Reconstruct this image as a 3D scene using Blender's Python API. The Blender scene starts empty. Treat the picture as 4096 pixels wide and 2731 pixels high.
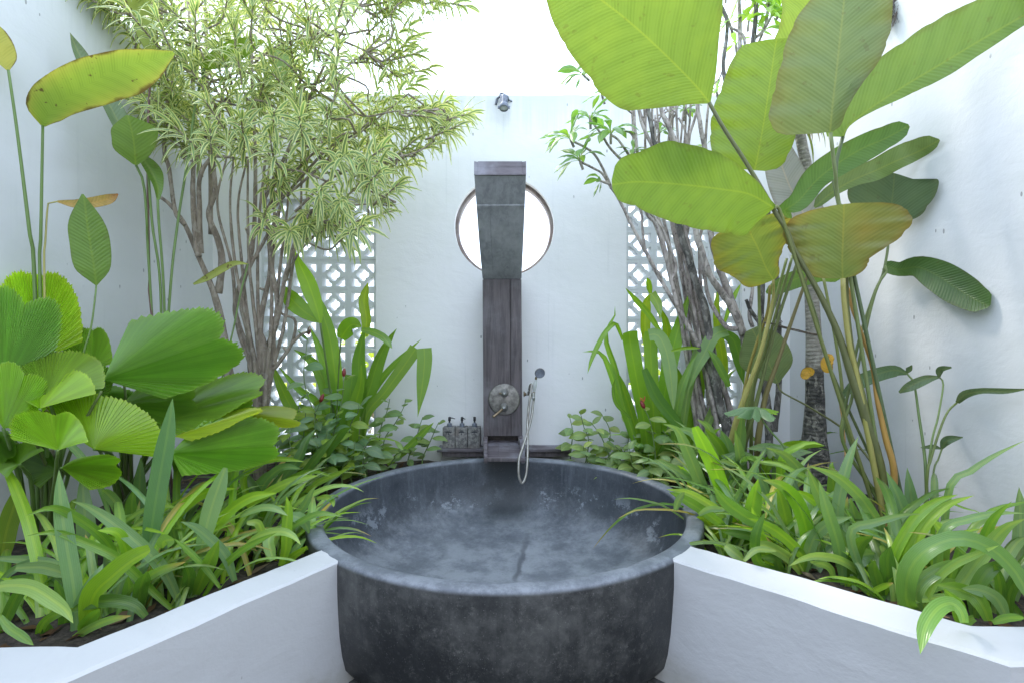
import bpy, bmesh, math, random
import numpy as np
from math import sin, cos, pi, sqrt, radians, atan2, exp
from mathutils import Vector, noise

scene = bpy.context.scene
COL = scene.collection
rnd = random.Random(11)

# ------------------------------------------------------------------ camera, sky, sun, exposure
FPX, CX, CY, CAMZ = 2004.5, 2048.0, 1365.5, 1.07      # focal length and centre in photograph pixels, eye height in metres
cam_d = bpy.data.cameras.new("camera")
cam = bpy.data.objects.new("camera", cam_d)
COL.objects.link(cam)
cam.location = (0, 0, CAMZ)
cam.rotation_euler = (radians(90), 0, 0)
cam_d.sensor_width = 36.0
cam_d.lens = 36.0 * FPX / 4096.0
cam_d.clip_start = 0.02
cam_d.clip_end = 2000
scene.camera = cam

world = bpy.data.worlds.new("World")
scene.world = world
world.use_nodes = True
wt = world.node_tree
wt.nodes.clear()
sky = wt.nodes.new("ShaderNodeTexSky")
sky.sky_type = 'NISHITA'
sky.sun_disc = False
SUN_EL, SUN_AZ = radians(55), radians(-42)
sky.sun_elevation = SUN_EL
sky.sun_rotation = SUN_AZ
sky.air_density = 1.0
sky.dust_density = 2.0
cloud = wt.nodes.new("ShaderNodeMix")          # an even overcast over the clear sky
cloud.data_type = 'RGBA'
cloud.inputs[0].default_value = 0.80
cloud.inputs[7].default_value = (8.5, 10.1, 12.6, 1)
bg = wt.nodes.new("ShaderNodeBackground")
bg.inputs['Strength'].default_value = 0.122
wo = wt.nodes.new("ShaderNodeOutputWorld")
wt.links.new(sky.outputs[0], cloud.inputs[6])
wt.links.new(cloud.outputs[2], bg.inputs['Color'])
wt.links.new(bg.outputs[0], wo.inputs['Surface'])

sun_d = bpy.data.lights.new("sun", 'SUN')
sun_d.energy = 1.5
sun_d.angle = radians(11)
sun_d.color = (1.0, 0.95, 0.86)
sun = bpy.data.objects.new("sun", sun_d)
COL.objects.link(sun)
sd = Vector((sin(SUN_AZ) * cos(SUN_EL), cos(SUN_AZ) * cos(SUN_EL), sin(SUN_EL)))
sun.location = sd * 20
sun.rotation_euler = sd.to_track_quat('Z', 'Y').to_euler()

scene.view_settings.view_transform = 'Standard'
scene.view_settings.look = 'None'
scene.view_settings.gamma = 1.0
scene.view_settings.use_curve_mapping = False
scene.view_settings.exposure = 1.36
scene.cycles.max_bounces = 10
scene.cycles.diffuse_bounces = 6
scene.cycles.transmission_bounces = 8
scene.cycles.transparent_max_bounces = 8

# ------------------------------------------------------------------ helpers
WALL_Y, WALL_L, WALL_R, WALL_TOP = 3.30, -1.97, 1.83, 2.69
SOIL = 0.28
CROP = dict(A=(0, 0, 1.568), B=(1000, 0, 1.568), C=(2000, 0, 1.568), D=(3000, 0, 1.5684), E=(0, 900, 1.568),
            F=(900, 900, 1.568), G=(1700, 900, 1.568), H=(2500, 900, 1.5675), I=(3000, 900, 1.5684),
            J=(0, 1750, 1.598), K=(1000, 1750, 1.598), L=(2000, 1750, 1.598), M=(3000, 1750, 1.5985),
            N=(1700, 1450, 3.1354), P=(900, 1500, 2.351), Q=(2150, 1550, 2.351), R=(3350, 0, 3.135),
            T=(1820, 600, 2.702), S=(0, 0, 1.0))


def px(c, x, y):
    ox, oy, k = CROP[c]
    return ox + x / k, oy + y / k


def W(x, y, d, free=False):
    """the place at distance d (metres in front of the lens) seen at photograph pixel x, y; kept inside the garden's walls"""
    if not free:
        if x > CX + 1:
            d = min(d, (WALL_R - 0.025) * FPX / (x - CX))
        elif x < CX - 1:
            d = min(d, (WALL_L + 0.025) * FPX / (x - CX))
        d = min(d, WALL_Y - 0.025)
    return Vector(((x - CX) / FPX * d, d, CAMZ - (y - CY) / FPX * d))


def ground_depth(y, z=SOIL):
    return (CAMZ - z) * FPX / (y - CY)


ORG = {}


def put(name, data=None, parent=None, loc=None):
    o = bpy.data.objects.new(name, data)
    COL.objects.link(o)
    if parent is not None:
        o.parent = parent
        ORG[o.name] = ORG[parent.name]
    else:
        l = Vector(loc) if loc is not None else Vector((0, 0, 0))
        o.location = l
        ORG[o.name] = l.copy()
    return o


def tag(o, label=None, cat=None, group=None, kind=None):
    if label:
        o['label'] = label
    if cat:
        o['category'] = cat
    if group:
        o['group'] = group
    if kind:
        o['kind'] = kind
    return o


def thing(name, loc, label, cat, group=None):
    return tag(put(name, None, None, loc), label, cat, group)


class MB:
    """a mesh being put together: vertices in world metres, faces, two UV layers and a colour per vertex"""

    def __init__(s):
        s.v, s.f, s.uv, s.um, s.c = [], [], [], [], []

    def add(s, vs, fs, uv=None, um=None, col=None):
        b = len(s.v)
        s.v.extend(vs)
        s.f.extend([tuple(i + b for i in f) for f in fs])
        n = len(vs)
        s.uv.extend(uv if uv else [(0, 0)] * n)
        s.um.extend(um if um else [(0, 0)] * n)
        s.c.extend(col if col and isinstance(col, list) else [col or (.5, .5, .5)] * n)
        return s

    def build(s, name, mat, parent=None, loc=None, smooth=True):
        org = ORG[parent.name] if parent is not None else (Vector(loc) if loc is not None else Vector((0, 0, 0)))
        me = bpy.data.meshes.new(name)
        ox, oy, oz = org
        me.from_pydata([(p[0] - ox, p[1] - oy, p[2] - oz) for p in s.v], [], s.f)
        li = np.empty(len(me.loops), np.int32)
        me.loops.foreach_get('vertex_index', li)
        for nm, arr in (('UVMap', s.uv), ('metres', s.um)):
            l = me.uv_layers.new(name=nm)
            l.data.foreach_set('uv', np.asarray(arr, np.float32)[li].ravel())
        at = me.color_attributes.new('col', 'FLOAT_COLOR', 'POINT')
        ca = np.ones((len(s.v), 4), np.float32)
        ca[:, :3] = np.asarray(s.c, np.float32)
        at.data.foreach_set('color', ca.ravel())
        me.polygons.foreach_set('use_smooth', [smooth] * len(me.polygons))
        me.update()
        if mat:
            me.materials.append(mat)
        return put(name, me, parent, loc)


def box(mb, x0, x1, y0, y1, z0, z1, bev=0.0, col=None):
    """a box with its edges cut off by bev"""
    if bev <= 0:
        vs = [Vector((x, y, z)) for x in (x0, x1) for y in (y0, y1) for z in (z0, z1)]
        fs = [(0, 1, 3, 2), (4, 6, 7, 5), (0, 4, 5, 1), (2, 3, 7, 6), (0, 2, 6, 4), (1, 5, 7, 3)]
        mb.add(vs, fs, col=col)
        return
    bm = bmesh.new()
    bmesh.ops.create_cube(bm, size=1)
    for v in bm.verts:
        v.co = Vector((x0 if v.co.x < 0 else x1, y0 if v.co.y < 0 else y1, z0 if v.co.z < 0 else z1))
    bmesh.ops.bevel(bm, geom=list(bm.edges), offset=bev, segments=2, affect='EDGES', profile=0.6)
    bm.verts.index_update()
    mb.add([v.co.copy() for v in bm.verts], [tuple(v.index for v in f.verts) for f in bm.faces], col=col)
    bm.free()


def catmull(pts, n):
    """n+1 points evenly spread along a smooth curve through pts"""
    pts = [Vector(p) for p in pts]
    if len(pts) == 2:
        pts = [pts[0], (pts[0] + pts[1]) * .5, pts[1]]
    q = [pts[0] * 2 - pts[1]] + pts + [pts[-1] * 2 - pts[-2]]
    fine = []
    m = 10
    for i in range(1, len(q) - 2):
        a, b, c, d = q[i - 1], q[i], q[i + 1], q[i + 2]
        for k in range(m):
            t = k / m
            fine.append(0.5 * ((2 * b) + (c - a) * t + (2 * a - 5 * b + 4 * c - d) * t * t + (3 * b - a - 3 * c + d) * t ** 3))
    fine.append(pts[-1].copy())
    L = [0]
    for i in range(1, len(fine)):
        L.append(L[-1] + (fine[i] - fine[i - 1]).length)
    out = []
    j = 0
    for k in range(n + 1):
        s = L[-1] * k / n
        while j < len(L) - 2 and L[j + 1] < s:
            j += 1
        seg = max(L[j + 1] - L[j], 1e-9)
        out.append(fine[j].lerp(fine[j + 1], min(1, max(0, (s - L[j]) / seg))))
    return out, L[-1]


def interp(arr, t):
    if len(arr) == 1:
        return arr[0]
    x = t * (len(arr) - 1)
    i = min(int(x), len(arr) - 2)
    f = x - i
    return arr[i] * (1 - f) + arr[i + 1] * f


def sinterp(arr, t):
    """smooth interpolation through the listed values"""
    n = len(arr)
    if n < 3:
        return interp(arr, t)
    x = t * (n - 1)
    i = min(int(x), n - 2)
    f = x - i
    a = arr[i - 1] if i > 0 else 2 * arr[0] - arr[1]
    b, c = arr[i], arr[i + 1]
    d = arr[i + 2] if i + 2 < n else 2 * arr[-1] - arr[-2]
    return max(0.0, 0.5 * (2 * b + (c - a) * f + (2 * a - 5 * b + 4 * c - d) * f * f + (3 * b - a - 3 * c + d) * f ** 3))


def rinterp(arr, t):
    """as sinterp, with both ends rounded off"""
    n = len(arr)
    x = t * (n - 1)
    if x > n - 2:
        f = x - (n - 2)
        return arr[-1] + (arr[-2] - arr[-1]) * sqrt(max(0, 1 - f * f))
    if x < 1:
        return arr[0] + (arr[1] - arr[0]) * sqrt(max(0, 1 - (1 - x) ** 2.0))
    return sinterp(arr, t)


def remap(kts, t):
    """arc length fraction to traced point index fraction"""
    n = len(kts)
    for i in range(n - 1):
        if t <= kts[i + 1] + 1e-9:
            return (i + (t - kts[i]) / max(1e-9, kts[i + 1] - kts[i])) / (n - 1)
    return 1.0


def tube(mb, pts, r, sides=7, n=None, cap=True, col=None, lump=0.0, smooth_path=True):
    """a round rod along pts; r one radius or a list along the length"""
    if smooth_path:
        P, L = catmull(pts, n or max(4, 4 * (len(pts) - 1)))
    else:
        P = [Vector(p) for p in pts]
        L = sum((P[i + 1] - P[i]).length for i in range(len(P) - 1))
    rr = r if isinstance(r, (list, tuple)) else [r]
    m = len(P)
    up = Vector((0.13, 0.97, 0.2)).normalized()
    vs, uv, um = [], [], []
    B = None
    for i, p in enumerate(P):
        T = (P[min(i + 1, m - 1)] - P[max(i - 1, 0)])
        T = T.normalized() if T.length > 1e-9 else Vector((0, 0, 1))
        if B is None:
            B = T.cross(up)
            if B.length < 0.1:
                B = T.cross(Vector((1, 0, 0)))
        B = (B - T * B.dot(T)).normalized()
        Nn = T.cross(B)
        t = i / (m - 1)
        ra = interp(list(rr), t)
        for k in range(sides):
            a = 2 * pi * k / sides
            q = ra * (1 + (lump * noise.noise(p * 14 + Vector((cos(a), sin(a), 0)) * 1.3) if lump else 0))
            vs.append(p + (B * cos(a) + Nn * sin(a)) * q)
            uv.append((k / sides, t))
            um.append((k / sides * 2 * pi * ra, t * L))
    fs = []
    for i in range(m - 1):
        for k in range(sides):
            fs.append((i * sides + k, i * sides + (k + 1) % sides, (i + 1) * sides + (k + 1) % sides, (i + 1) * sides + k))
    if cap:
        fs.append(tuple(range(sides - 1, -1, -1)))
        fs.append(tuple((m - 1) * sides + k for k in range(sides)))
    mb.add(vs, fs, uv, um, col)


def lathe(mb, prof, c=(0, 0, 0), n=96, axis=Vector((0, 0, 1)), close=False, wob=0.0, col=None):
    """turn a profile of (radius, height) round an axis through c"""
    ax = Vector(axis).normalized()
    X = ax.orthogonal().normalized() if abs(ax.z) < 0.99 else Vector((1, 0, 0))
    Y = ax.cross(X)
    c = Vector(c)
    vs, uv = [], []
    m = len(prof)
    for j, (r, h) in enumerate(prof):
        for k in range(n):
            a = 2 * pi * k / n
            q = r
            if wob:
                q += wob * noise.noise(Vector((cos(a) * 3, sin(a) * 3, h * 5)))
            vs.append(c + X * (q * cos(a)) + Y * (q * sin(a)) + ax * h)
            uv.append((k / n, j / m))
    fs = []
    for j in range(m - 1):
        for k in range(n):
            fs.append((j * n + k, j * n + (k + 1) % n, (j + 1) * n + (k + 1) % n, (j + 1) * n + k))
    if prof[0][0] > 1e-6 and close:
        fs.append(tuple(range(n - 1, -1, -1)))
    if prof[-1][0] > 1e-6 and close:
        fs.append(tuple((m - 1) * n + k for k in range(n)))
    mb.add(vs, fs, uv, uv, col)


CAM = Vector((0, 0, CAMZ))
LIFT = (1.30, 1.20, 1.30)


def vary(c, a=0.12):
    k = 1 + rnd.uniform(-a, a)
    h = rnd.uniform(-a, a) * 0.35
    return (max(0.002, c[0] * k * (1 + h)), c[1] * k, max(0.002, c[2] * k * (1 - h)))


def blade_mesh(mb, pts, wl, wr, col, roll=0.0, fold=0.12, ripple=0.0, na=14, ns=5, side=None, tipcol=None, edgecol=None, rag=0.0, blunt=True, patch=None):
    """a leaf blade along the midrib pts (metres). wl, wr: half widths to the left and right along it. roll: turn about the midrib (degrees,
    one value or a list along it) away from facing the eye; side: a fixed sideways direction instead. fold: how far the edges rise."""
    P, L = catmull(pts, na)
    kts = None
    if len(pts) > 2 and len(wl) == len(pts):
        kts = [0.0]
        for a_, b_ in zip(pts[:-1], pts[1:]):
            kts.append(kts[-1] + (Vector(b_) - Vector(a_)).length)
        kts = [q_ / kts[-1] for q_ in kts]
    B = None
    vs, uv, um, cs = [], [], [], []
    ph = rnd.uniform(0, 6)
    k1, k2 = rnd.uniform(2.2, 4.0), rnd.uniform(5, 8)
    xs = [-1 + 2 * j / (ns - 1) for j in range(ns)]
    rl = roll if isinstance(roll, (list, tuple)) else [roll]
    for i, p in enumerate(P):
        t = i / na
        T = (P[min(i + 1, na)] - P[max(i - 1, 0)]).normalized()
        V = (p - CAM).normalized()
        if side is not None:
            b = side - T * side.dot(T)
            b = b.normalized() if b.length > 1e-4 else T.orthogonal().normalized()
            Nn = b.cross(T).normalized()
        else:
            b = T.cross(V)
            if b.length < 0.12 and B is not None:
                b = B - T * B.dot(T)
            elif B is not None and b.dot(B) < 0:
                pass
            b = b.normalized()
            Nn = b.cross(T).normalized()
            if Nn.dot(V) > 0:
                Nn = -Nn
        B = b
        ph_r = radians(interp(rl, t))
        b2 = b * cos(ph_r) + Nn * sin(ph_r)
        n2 = Nn * cos(ph_r) - b * sin(ph_r)
        cr = max(0.35, cos(ph_r)) if side is None else 1.0
        tw = remap(kts, t) if kts else t
        a_l, a_r = (rinterp(wl, tw) / cr, rinterp(wr, tw) / cr) if kts and blunt else (sinterp(wl, tw) / cr, sinterp(wr, tw) / cr)
        if rag:
            a_l *= 1 - rag * max(0, noise.noise(Vector((t * 13, ph, 0))) + .6 * noise.noise(Vector((t * 31, ph, 4))))
            a_r *= 1 - rag * max(0, noise.noise(Vector((t * 13, ph, 9))) + .6 * noise.noise(Vector((t * 31, ph, 7))))
        for s in xs:
            w = a_l if s > 0 else a_r
            q = p + b2 * (s * w) + n2 * (fold * (abs(s) ** 1.4) * w)
            if ripple:
                q = q + n2 * (ripple * abs(s) * w * (sin(k1 * 2 * pi * t + ph + (1.7 if s > 0 else 0)) + 0.5 * sin(k2 * 2 * pi * t + 2 * ph)))
            vs.append(q)
            uv.append((0.5 + 0.5 * s, t))
            um.append((s * w, t * L))
            c = col
            if tipcol:
                f = min(1, max(0, (t - 0.72) / 0.28)) ** 1.5
                c = tuple(c[m] * (1 - f) + tipcol[m] * f for m in range(3))
            if edgecol:
                f = abs(s) ** 3
                c = tuple(c[m] * (1 - f) + edgecol[m] * f for m in range(3))
            if patch:
                f = patch[1] * max(0, 1 - abs(t - patch[2]) / patch[3]) * max(0, 1 - abs(s - patch[4]) / patch[5])
                c = tuple(c[m] * (1 - f) + patch[0][m] * f for m in range(3))
            cs.append(tuple(min(.75, q_ * l_) for q_, l_ in zip(c, LIFT)))
    fs = []
    for i in range(na):
        for j in range(ns - 1):
            fs.append((i * ns + j, i * ns + j + 1, (i + 1) * ns + j + 1, (i + 1) * ns + j))
    mb.add(vs, fs, uv, um, cs)


def prof_strap(w, tip=0.35, base=0.55):
    out = []
    for i in range(13):
        t = i / 12
        v = base + (1 - base) * min(1, t / 0.3)
        if t > 1 - tip:
            v *= max(0.0, 1 - ((t - 1 + tip) / tip) ** 2.0)
        out.append(w * v)
    return out


def prof_ovate(w, peak=0.42, base=0.06):
    out = []
    for i in range(15):
        t = i / 14
        if t < peak:
            v = base + (1 - base) * sin(pi / 2 * t / peak) ** 0.8
        else:
            v = cos(pi / 2 * (t - peak) / (1 - peak)) ** 0.9
        out.append(w * v)
    return out


def to_m(arr, crop, d):
    k = CROP[crop][2]
    return [w / k / FPX * d for w in arr]


def leaf_at(parent, crop, pts, wl, wr=None, d=2.0, mat=None, col=(.1, .2, .03), name='leaf', prof=None, **kw):
    """a leaf whose midrib runs through photograph points pts (in a crop's pixels) at distances d"""
    ds = d if isinstance(d, (list, tuple)) else [d]
    n = len(pts)
    P3 = []
    for i, p in enumerate(pts):
        x, y = px(crop, p[0], p[1])
        P3.append(W(x, y, interp(list(ds), i / (n - 1))))
    dm = sum(p.y for p in P3) / n
    if not isinstance(wl, (list, tuple)):
        f = prof or prof_strap
        wl = f(wl)
        wr = list(wl) if wr is None else f(wr)
    if wr is None:
        wr = list(wl)
    mb = MB()
    blade_mesh(mb, P3, to_m(wl, crop, dm), to_m(wr, crop, dm), col, **kw)
    return mb.build(name, mat, parent)


def stem_at(parent, crop, pts, d, r, mat, col, name='stem', end=None, sides=7):
    """a stem through photograph points; end: a place in metres where it comes out of the soil"""
    ds = d if isinstance(d, (list, tuple)) else [d]
    n = len(pts)
    P3 = []
    for i, p in enumerate(pts):
        x, y = px(crop, p[0], p[1])
        P3.append(W(x, y, interp(list(ds), i / max(1, n - 1))))
    if end is not None:
        P3.append(Vector(end))
    mb = MB()
    tube(mb, P3, r, sides=sides, n=6 * len(P3), col=col)
    return mb.build(name, mat, parent)


# ------------------------------------------------------------------ materials
def node(t, typ, ins=None, **props):
    n = t.nodes.new(typ)
    for k, v in props.items():
        setattr(n, k, v)
    for k, v in (ins or {}).items():
        s = n.inputs[k]
        if isinstance(v, bpy.types.NodeSocket):
            t.links.new(v, s)
        else:
            s.default_value = v
    return n


def new_mat(name):
    m = bpy.data.materials.new(name)
    m.use_nodes = True
    m.node_tree.nodes.clear()
    return m, m.node_tree


def out_surf(t, sh):
    o = t.nodes.new('ShaderNodeOutputMaterial')
    t.links.new(sh, o.inputs['Surface'])


def math1(t, op, a, b=0.0, c=None, clamp=False):
    ins = {0: a, 1: b}
    if c is not None:
        ins[2] = c
    return node(t, 'ShaderNodeMath', ins, operation=op, use_clamp=clamp).outputs[0]


def mixc(t, f, a, b, mode='MIX'):
    n = node(t, 'ShaderNodeMix', None, data_type='RGBA', blend_type=mode)
    for i, v in ((0, f), (6, a), (7, b)):
        if isinstance(v, bpy.types.NodeSocket):
            t.links.new(v, n.inputs[i])
        else:
            n.inputs[i].default_value = v if i == 0 else (v[0], v[1], v[2], 1)
    return n.outputs[2]


def ramp(t, v, lo, hi, a=0.0, b=1.0):
    return node(t, 'ShaderNodeMapRange', {0: v, 1: lo, 2: hi, 3: a, 4: b}, interpolation_type='SMOOTHSTEP').outputs[0]


def noise_n(t, vec, scale, detail=4, rough=0.55, dist=0.0):
    n = node(t, 'ShaderNodeTexNoise', {'Scale': scale, 'Detail': detail, 'Roughness': rough, 'Distortion': dist})
    if vec is not None:
        t.links.new(vec, n.inputs['Vector'])
    return n.outputs[0]


def geo_pos(t):
    return node(t, 'ShaderNodeNewGeometry').outputs['Position']


def scaled(t, vec, s):
    return node(t, 'ShaderNodeMapping', {'Vector': vec, 'Scale': s}).outputs[0]


def bump(t, h, strength, dist=0.01):
    return node(t, 'ShaderNodeBump', {'Height': h, 'Strength': strength, 'Distance': dist}).outputs[0]


def mat_plaster(name, base=(.82, .81, .815), dirt=(.66, .66, .66), amount=0.35, relief=0.22, fleck=.075, low_z=(.46, .14), low_f=.30):
    m, t = new_mat(name)
    p = geo_pos(t)
    a = noise_n(t, p, 1.3, 5, .6)
    b = noise_n(t, scaled(t, p, (9, 9, 2.2)), 1.0, 4, .6)
    f = math1(t, 'MULTIPLY', ramp(t, a, .45, .75), amount)
    c = mixc(t, f, base, dirt)
    f2 = math1(t, 'MULTIPLY', ramp(t, b, .58, .80), amount * .6)
    c = mixc(t, f2, c, tuple(x * .85 for x in base))
    # flecks and small scuffs
    v = node(t, 'ShaderNodeTexVoronoi', {'Vector': scaled(t, p, (16, 16, 7)), 'Scale': 1.0, 'Randomness': 1.0}).outputs['Distance']
    sc = noise_n(t, p, 5.5, 2)
    spot = math1(t, 'MULTIPLY', math1(t, 'LESS_THAN', v, fleck), ramp(t, sc, .50, .56))
    c = mixc(t, math1(t, 'MULTIPLY', spot, .7), c, (.20, .20, .20))
    # grime that rain leaves under the coping, in ragged runs
    zz = node(t, 'ShaderNodeSeparateXYZ', {0: p}).outputs[2]
    run = noise_n(t, scaled(t, p, (11, 11, .5)), 1.0, 5, .7)
    edge = ramp(t, math1(t, 'ADD', zz, math1(t, 'MULTIPLY', math1(t, 'SUBTRACT', run, .5), .55)), 2.42, 2.70)
    c = mixc(t, math1(t, 'MULTIPLY', edge, .55), c, (.50, .53, .52))
    low = ramp(t, math1(t, 'ADD', zz, math1(t, 'MULTIPLY', math1(t, 'SUBTRACT', noise_n(t, p, 7, 6, .7), .5), .25)), low_z[0], low_z[1])
    c = mixc(t, math1(t, 'MULTIPLY', low, low_f), c, (.33, .31, .25))
    drip = math1(t, 'MULTIPLY', ramp(t, noise_n(t, scaled(t, p, (20, 20, .35)), 1.0, 6, .75), .56, .70), ramp(t, a, .40, .60))
    c = mixc(t, math1(t, 'MULTIPLY', drip, .22), c, (.46, .48, .48))
    h1 = noise_n(t, scaled(t, p, (1, 1, 1.6)), 5, 5, .55, .3)
    h2 = noise_n(t, p, 90, 4, .6)
    h = math1(t, 'ADD', math1(t, 'MULTIPLY', h1, 1.0), math1(t, 'MULTIPLY', h2, .10))
    bs = node(t, 'ShaderNodeBsdfPrincipled', {'Base Color': c, 'Roughness': .72, 'Normal': bump(t, h, relief, .02)})
    bs.inputs['Specular IOR Level'].default_value = .3
    out_surf(t, bs.outputs[0])
    return m


def mat_tub():
    m, t = new_mat('dark terrazzo')
    p = geo_pos(t)
    sep = node(t, 'ShaderNodeSeparateXYZ', {0: p})
    x, y, z = sep.outputs
    big = noise_n(t, p, 3.2, 14, .72)
    mid = noise_n(t, p, 9.0, 12, .76)
    grain = noise_n(t, p, 48, 6, .85)
    cloudy = noise_n(t, p, 5.5, 14, .72)
    streak = noise_n(t, scaled(t, p, (22, 22, 2.0)), 1.0, 10, .72)
    fine = noise_n(t, p, 130, 4, .8)
    v = node(t, 'ShaderNodeTexVoronoi', {'Vector': p, 'Scale': 150.0})
    fleck = math1(t, 'MULTIPLY', math1(t, 'LESS_THAN', v.outputs['Distance'], .22), ramp(t, noise_n(t, p, 60, 2), .50, .62))
    # outside: near black with worn paler patches
    c = mixc(t, ramp(t, big, .42, .66), (.020, .0215, .023), (.100, .100, .095))
    c = mixc(t, math1(t, 'MULTIPLY', ramp(t, grain, .50, .68), math1(t, 'ADD', .18, math1(t, 'MULTIPLY', ramp(t, mid, .45, .62), .45))), c, (.17, .168, .155))
    c = mixc(t, math1(t, 'MULTIPLY', ramp(t, streak, .50, .66), .35), c, (.016, .018, .02))
    dx = math1(t, 'ADD', x, .0275)
    dy = math1(t, 'SUBTRACT', y, 2.233)
    rad = math1(t, 'SQRT', math1(t, 'ADD', math1(t, 'MULTIPLY', dx, dx), math1(t, 'MULTIPLY', dy, dy)))
    inner = math1(t, 'LESS_THAN', math1(t, 'SUBTRACT', rad, math1(t, 'MULTIPLY', z, .02)), .7585)
    inner = math1(t, 'MULTIPLY', inner, math1(t, 'GREATER_THAN', z, .006))
    # inside: blue grey, with chalky limescale over the floor that thins out up the sides
    ci = mixc(t, ramp(t, big, .36, .66), (.040, .047, .058), (.080, .090, .106))
    ci = mixc(t, math1(t, 'MULTIPLY', ramp(t, streak, .50, .68), .45), ci, (.135, .15, .175))
    ci = mixc(t, math1(t, 'MULTIPLY', ramp(t, grain, .52, .70), .35), ci, (.18, .195, .215))
    reach = math1(t, 'SUBTRACT', .115, z)
    mott = math1(t, 'ADD', math1(t, 'MULTIPLY', math1(t, 'SUBTRACT', grain, .5), .09), math1(t, 'ADD', math1(t, 'MULTIPLY', math1(t, 'SUBTRACT', cloudy, .5), .22), math1(t, 'MULTIPLY', math1(t, 'SUBTRACT', mid, .5), .12)))
    scale_f = ramp(t, math1(t, 'ADD', mott, reach), -.05, .14)
    scale_c = mixc(t, ramp(t, cloudy, .42, .58), (.205, .223, .252), (.29, .31, .338))
    ci = mixc(t, math1(t, 'MULTIPLY', scale_f, .88), ci, scale_c)
    # torn pale patches low on the far side
    tear = math1(t, 'MULTIPLY', ramp(t, noise_n(t, p, 6.5, 14, .8, .15), .555, .60), math1(t, 'MULTIPLY', ramp(t, z, .07, .13), ramp(t, z, .19, .27, 1, 0)))
    ci = mixc(t, math1(t, 'MULTIPLY', tear, .55), ci, (.30, .33, .37))
    # the dark trickle towards the plug
    px_ = math1(t, 'SUBTRACT', math1(t, 'ADD', x, math1(t, 'MULTIPLY', math1(t, 'SUBTRACT', noise_n(t, p, 11, 5), .5), .06)), math1(t, 'MULTIPLY', math1(t, 'SUBTRACT', y, 2.30), .13))
    trick = math1(t, 'MULTIPLY', ramp(t, math1(t, 'ABSOLUTE', math1(t, 'SUBTRACT', px_, .030)), .004, .022, 1, 0), math1(t, 'MULTIPLY', ramp(t, y, 2.16, 2.24), ramp(t, y, 2.42, 2.85, 1, 0)))
    ci = mixc(t, math1(t, 'MULTIPLY', trick, .6), ci, (.045, .05, .06))
    # dark patch under the spout
    sx = math1(t, 'ABSOLUTE', math1(t, 'ADD', x, .035))
    spout_dark = math1(t, 'MULTIPLY', ramp(t, math1(t, 'ADD', sx, math1(t, 'MULTIPLY', math1(t, 'SUBTRACT', big, .5), .35)), .05, .20, 1, 0), ramp(t, y, 2.76, 2.92))
    ci = mixc(t, math1(t, 'MULTIPLY', spout_dark, .80), ci, (.016, .021, .025))
    c = mixc(t, inner, c, ci)
    rim = ramp(t, z, .352, .366)
    cr = mixc(t, ramp(t, mid, .42, .60), (.13, .143, .168), (.228, .246, .278))
    c = mixc(t, math1(t, 'MULTIPLY', rim, .88), c, cr)
    c = mixc(t, math1(t, 'MULTIPLY', fleck, .20), c, (.34, .34, .33))
    c = mixc(t, math1(t, 'MULTIPLY', ramp(t, fine, .58, .70), .22), c, (.012, .013, .014))
    h = math1(t, 'ADD', math1(t, 'MULTIPLY', noise_n(t, p, 30, 6, .7), .6), math1(t, 'MULTIPLY', fine, .3))
    ro = ramp(t, big, .35, .65, .40, .60)
    bs = node(t, 'ShaderNodeBsdfPrincipled', {'Base Color': c, 'Roughness': ro, 'Normal': bump(t, h, .16, .008)})
    bs.inputs['Specular IOR Level'].default_value = .5
    out_surf(t, bs.outputs[0])
    return m


def mat_wood(name, a=(.046, .038, .040), b=(.135, .112, .115), c3=(.21, .20, .215), axis='z', weather=.5):
    m, t = new_mat(name)
    p = geo_pos(t)
    sc = {'z': (38, 38, 2.6), 'x': (2.6, 38, 38), 'y': (38, 2.6, 38)}[axis]
    g = noise_n(t, scaled(t, p, sc), 1.0, 7, .68, .5)
    big = noise_n(t, p, 4.5, 5, .6)
    fine = noise_n(t, scaled(t, p, tuple(4 * x for x in sc)), 1.0, 4, .7)
    c = mixc(t, ramp(t, g, .30, .70), a, b)
    c = mixc(t, math1(t, 'MULTIPLY', ramp(t, big, .42, .72), weather), c, c3)
    c = mixc(t, math1(t, 'MULTIPLY', ramp(t, fine, .55, .8), .5), c, tuple(x * .5 for x in a))
    h = math1(t, 'ADD', g, math1(t, 'MULTIPLY', fine, .5))
    bs = node(t, 'ShaderNodeBsdfPrincipled', {'Base Color': c, 'Roughness': .58, 'Normal': bump(t, h, .35, .004)})
    out_surf(t, bs.outputs[0])
    return m


def mat_metal(name, a=(.30, .285, .26), b=(.16, .15, .135), rough=.42, metal=.85):
    m, t = new_mat(name)
    p = geo_pos(t)
    n1 = noise_n(t, p, 28, 5, .65)
    n2 = noise_n(t, p, 160, 3, .6)
    c = mixc(t, ramp(t, n1, .35, .68), a, b)
    c = mixc(t, math1(t, 'MULTIPLY', ramp(t, n2, .55, .75), .35), c, (.34, .37, .36))
    bs = node(t, 'ShaderNodeBsdfPrincipled', {'Base Color': c, 'Metallic': metal, 'Roughness': ramp(t, n1, .3, .7, rough, rough + .2),
                                              'Normal': bump(t, n2, .12, .002)})
    out_surf(t, bs.outputs[0])
    return m


def mat_plain(name, col, rough=.5, metal=0.0, scale=40, var=.25):
    m, t = new_mat(name)
    p = geo_pos(t)
    c = mixc(t, ramp(t, noise_n(t, p, scale, 4, .6), .35, .7), tuple(x * (1 - var) for x in col), tuple(min(1, x * (1 + var)) for x in col))
    bs = node(t, 'ShaderNodeBsdfPrincipled', {'Base Color': c, 'Roughness': rough, 'Metallic': metal, 'Normal': bump(t, noise_n(t, p, scale * 3, 3), .12, .002)})
    out_surf(t, bs.outputs[0])
    return m


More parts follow.
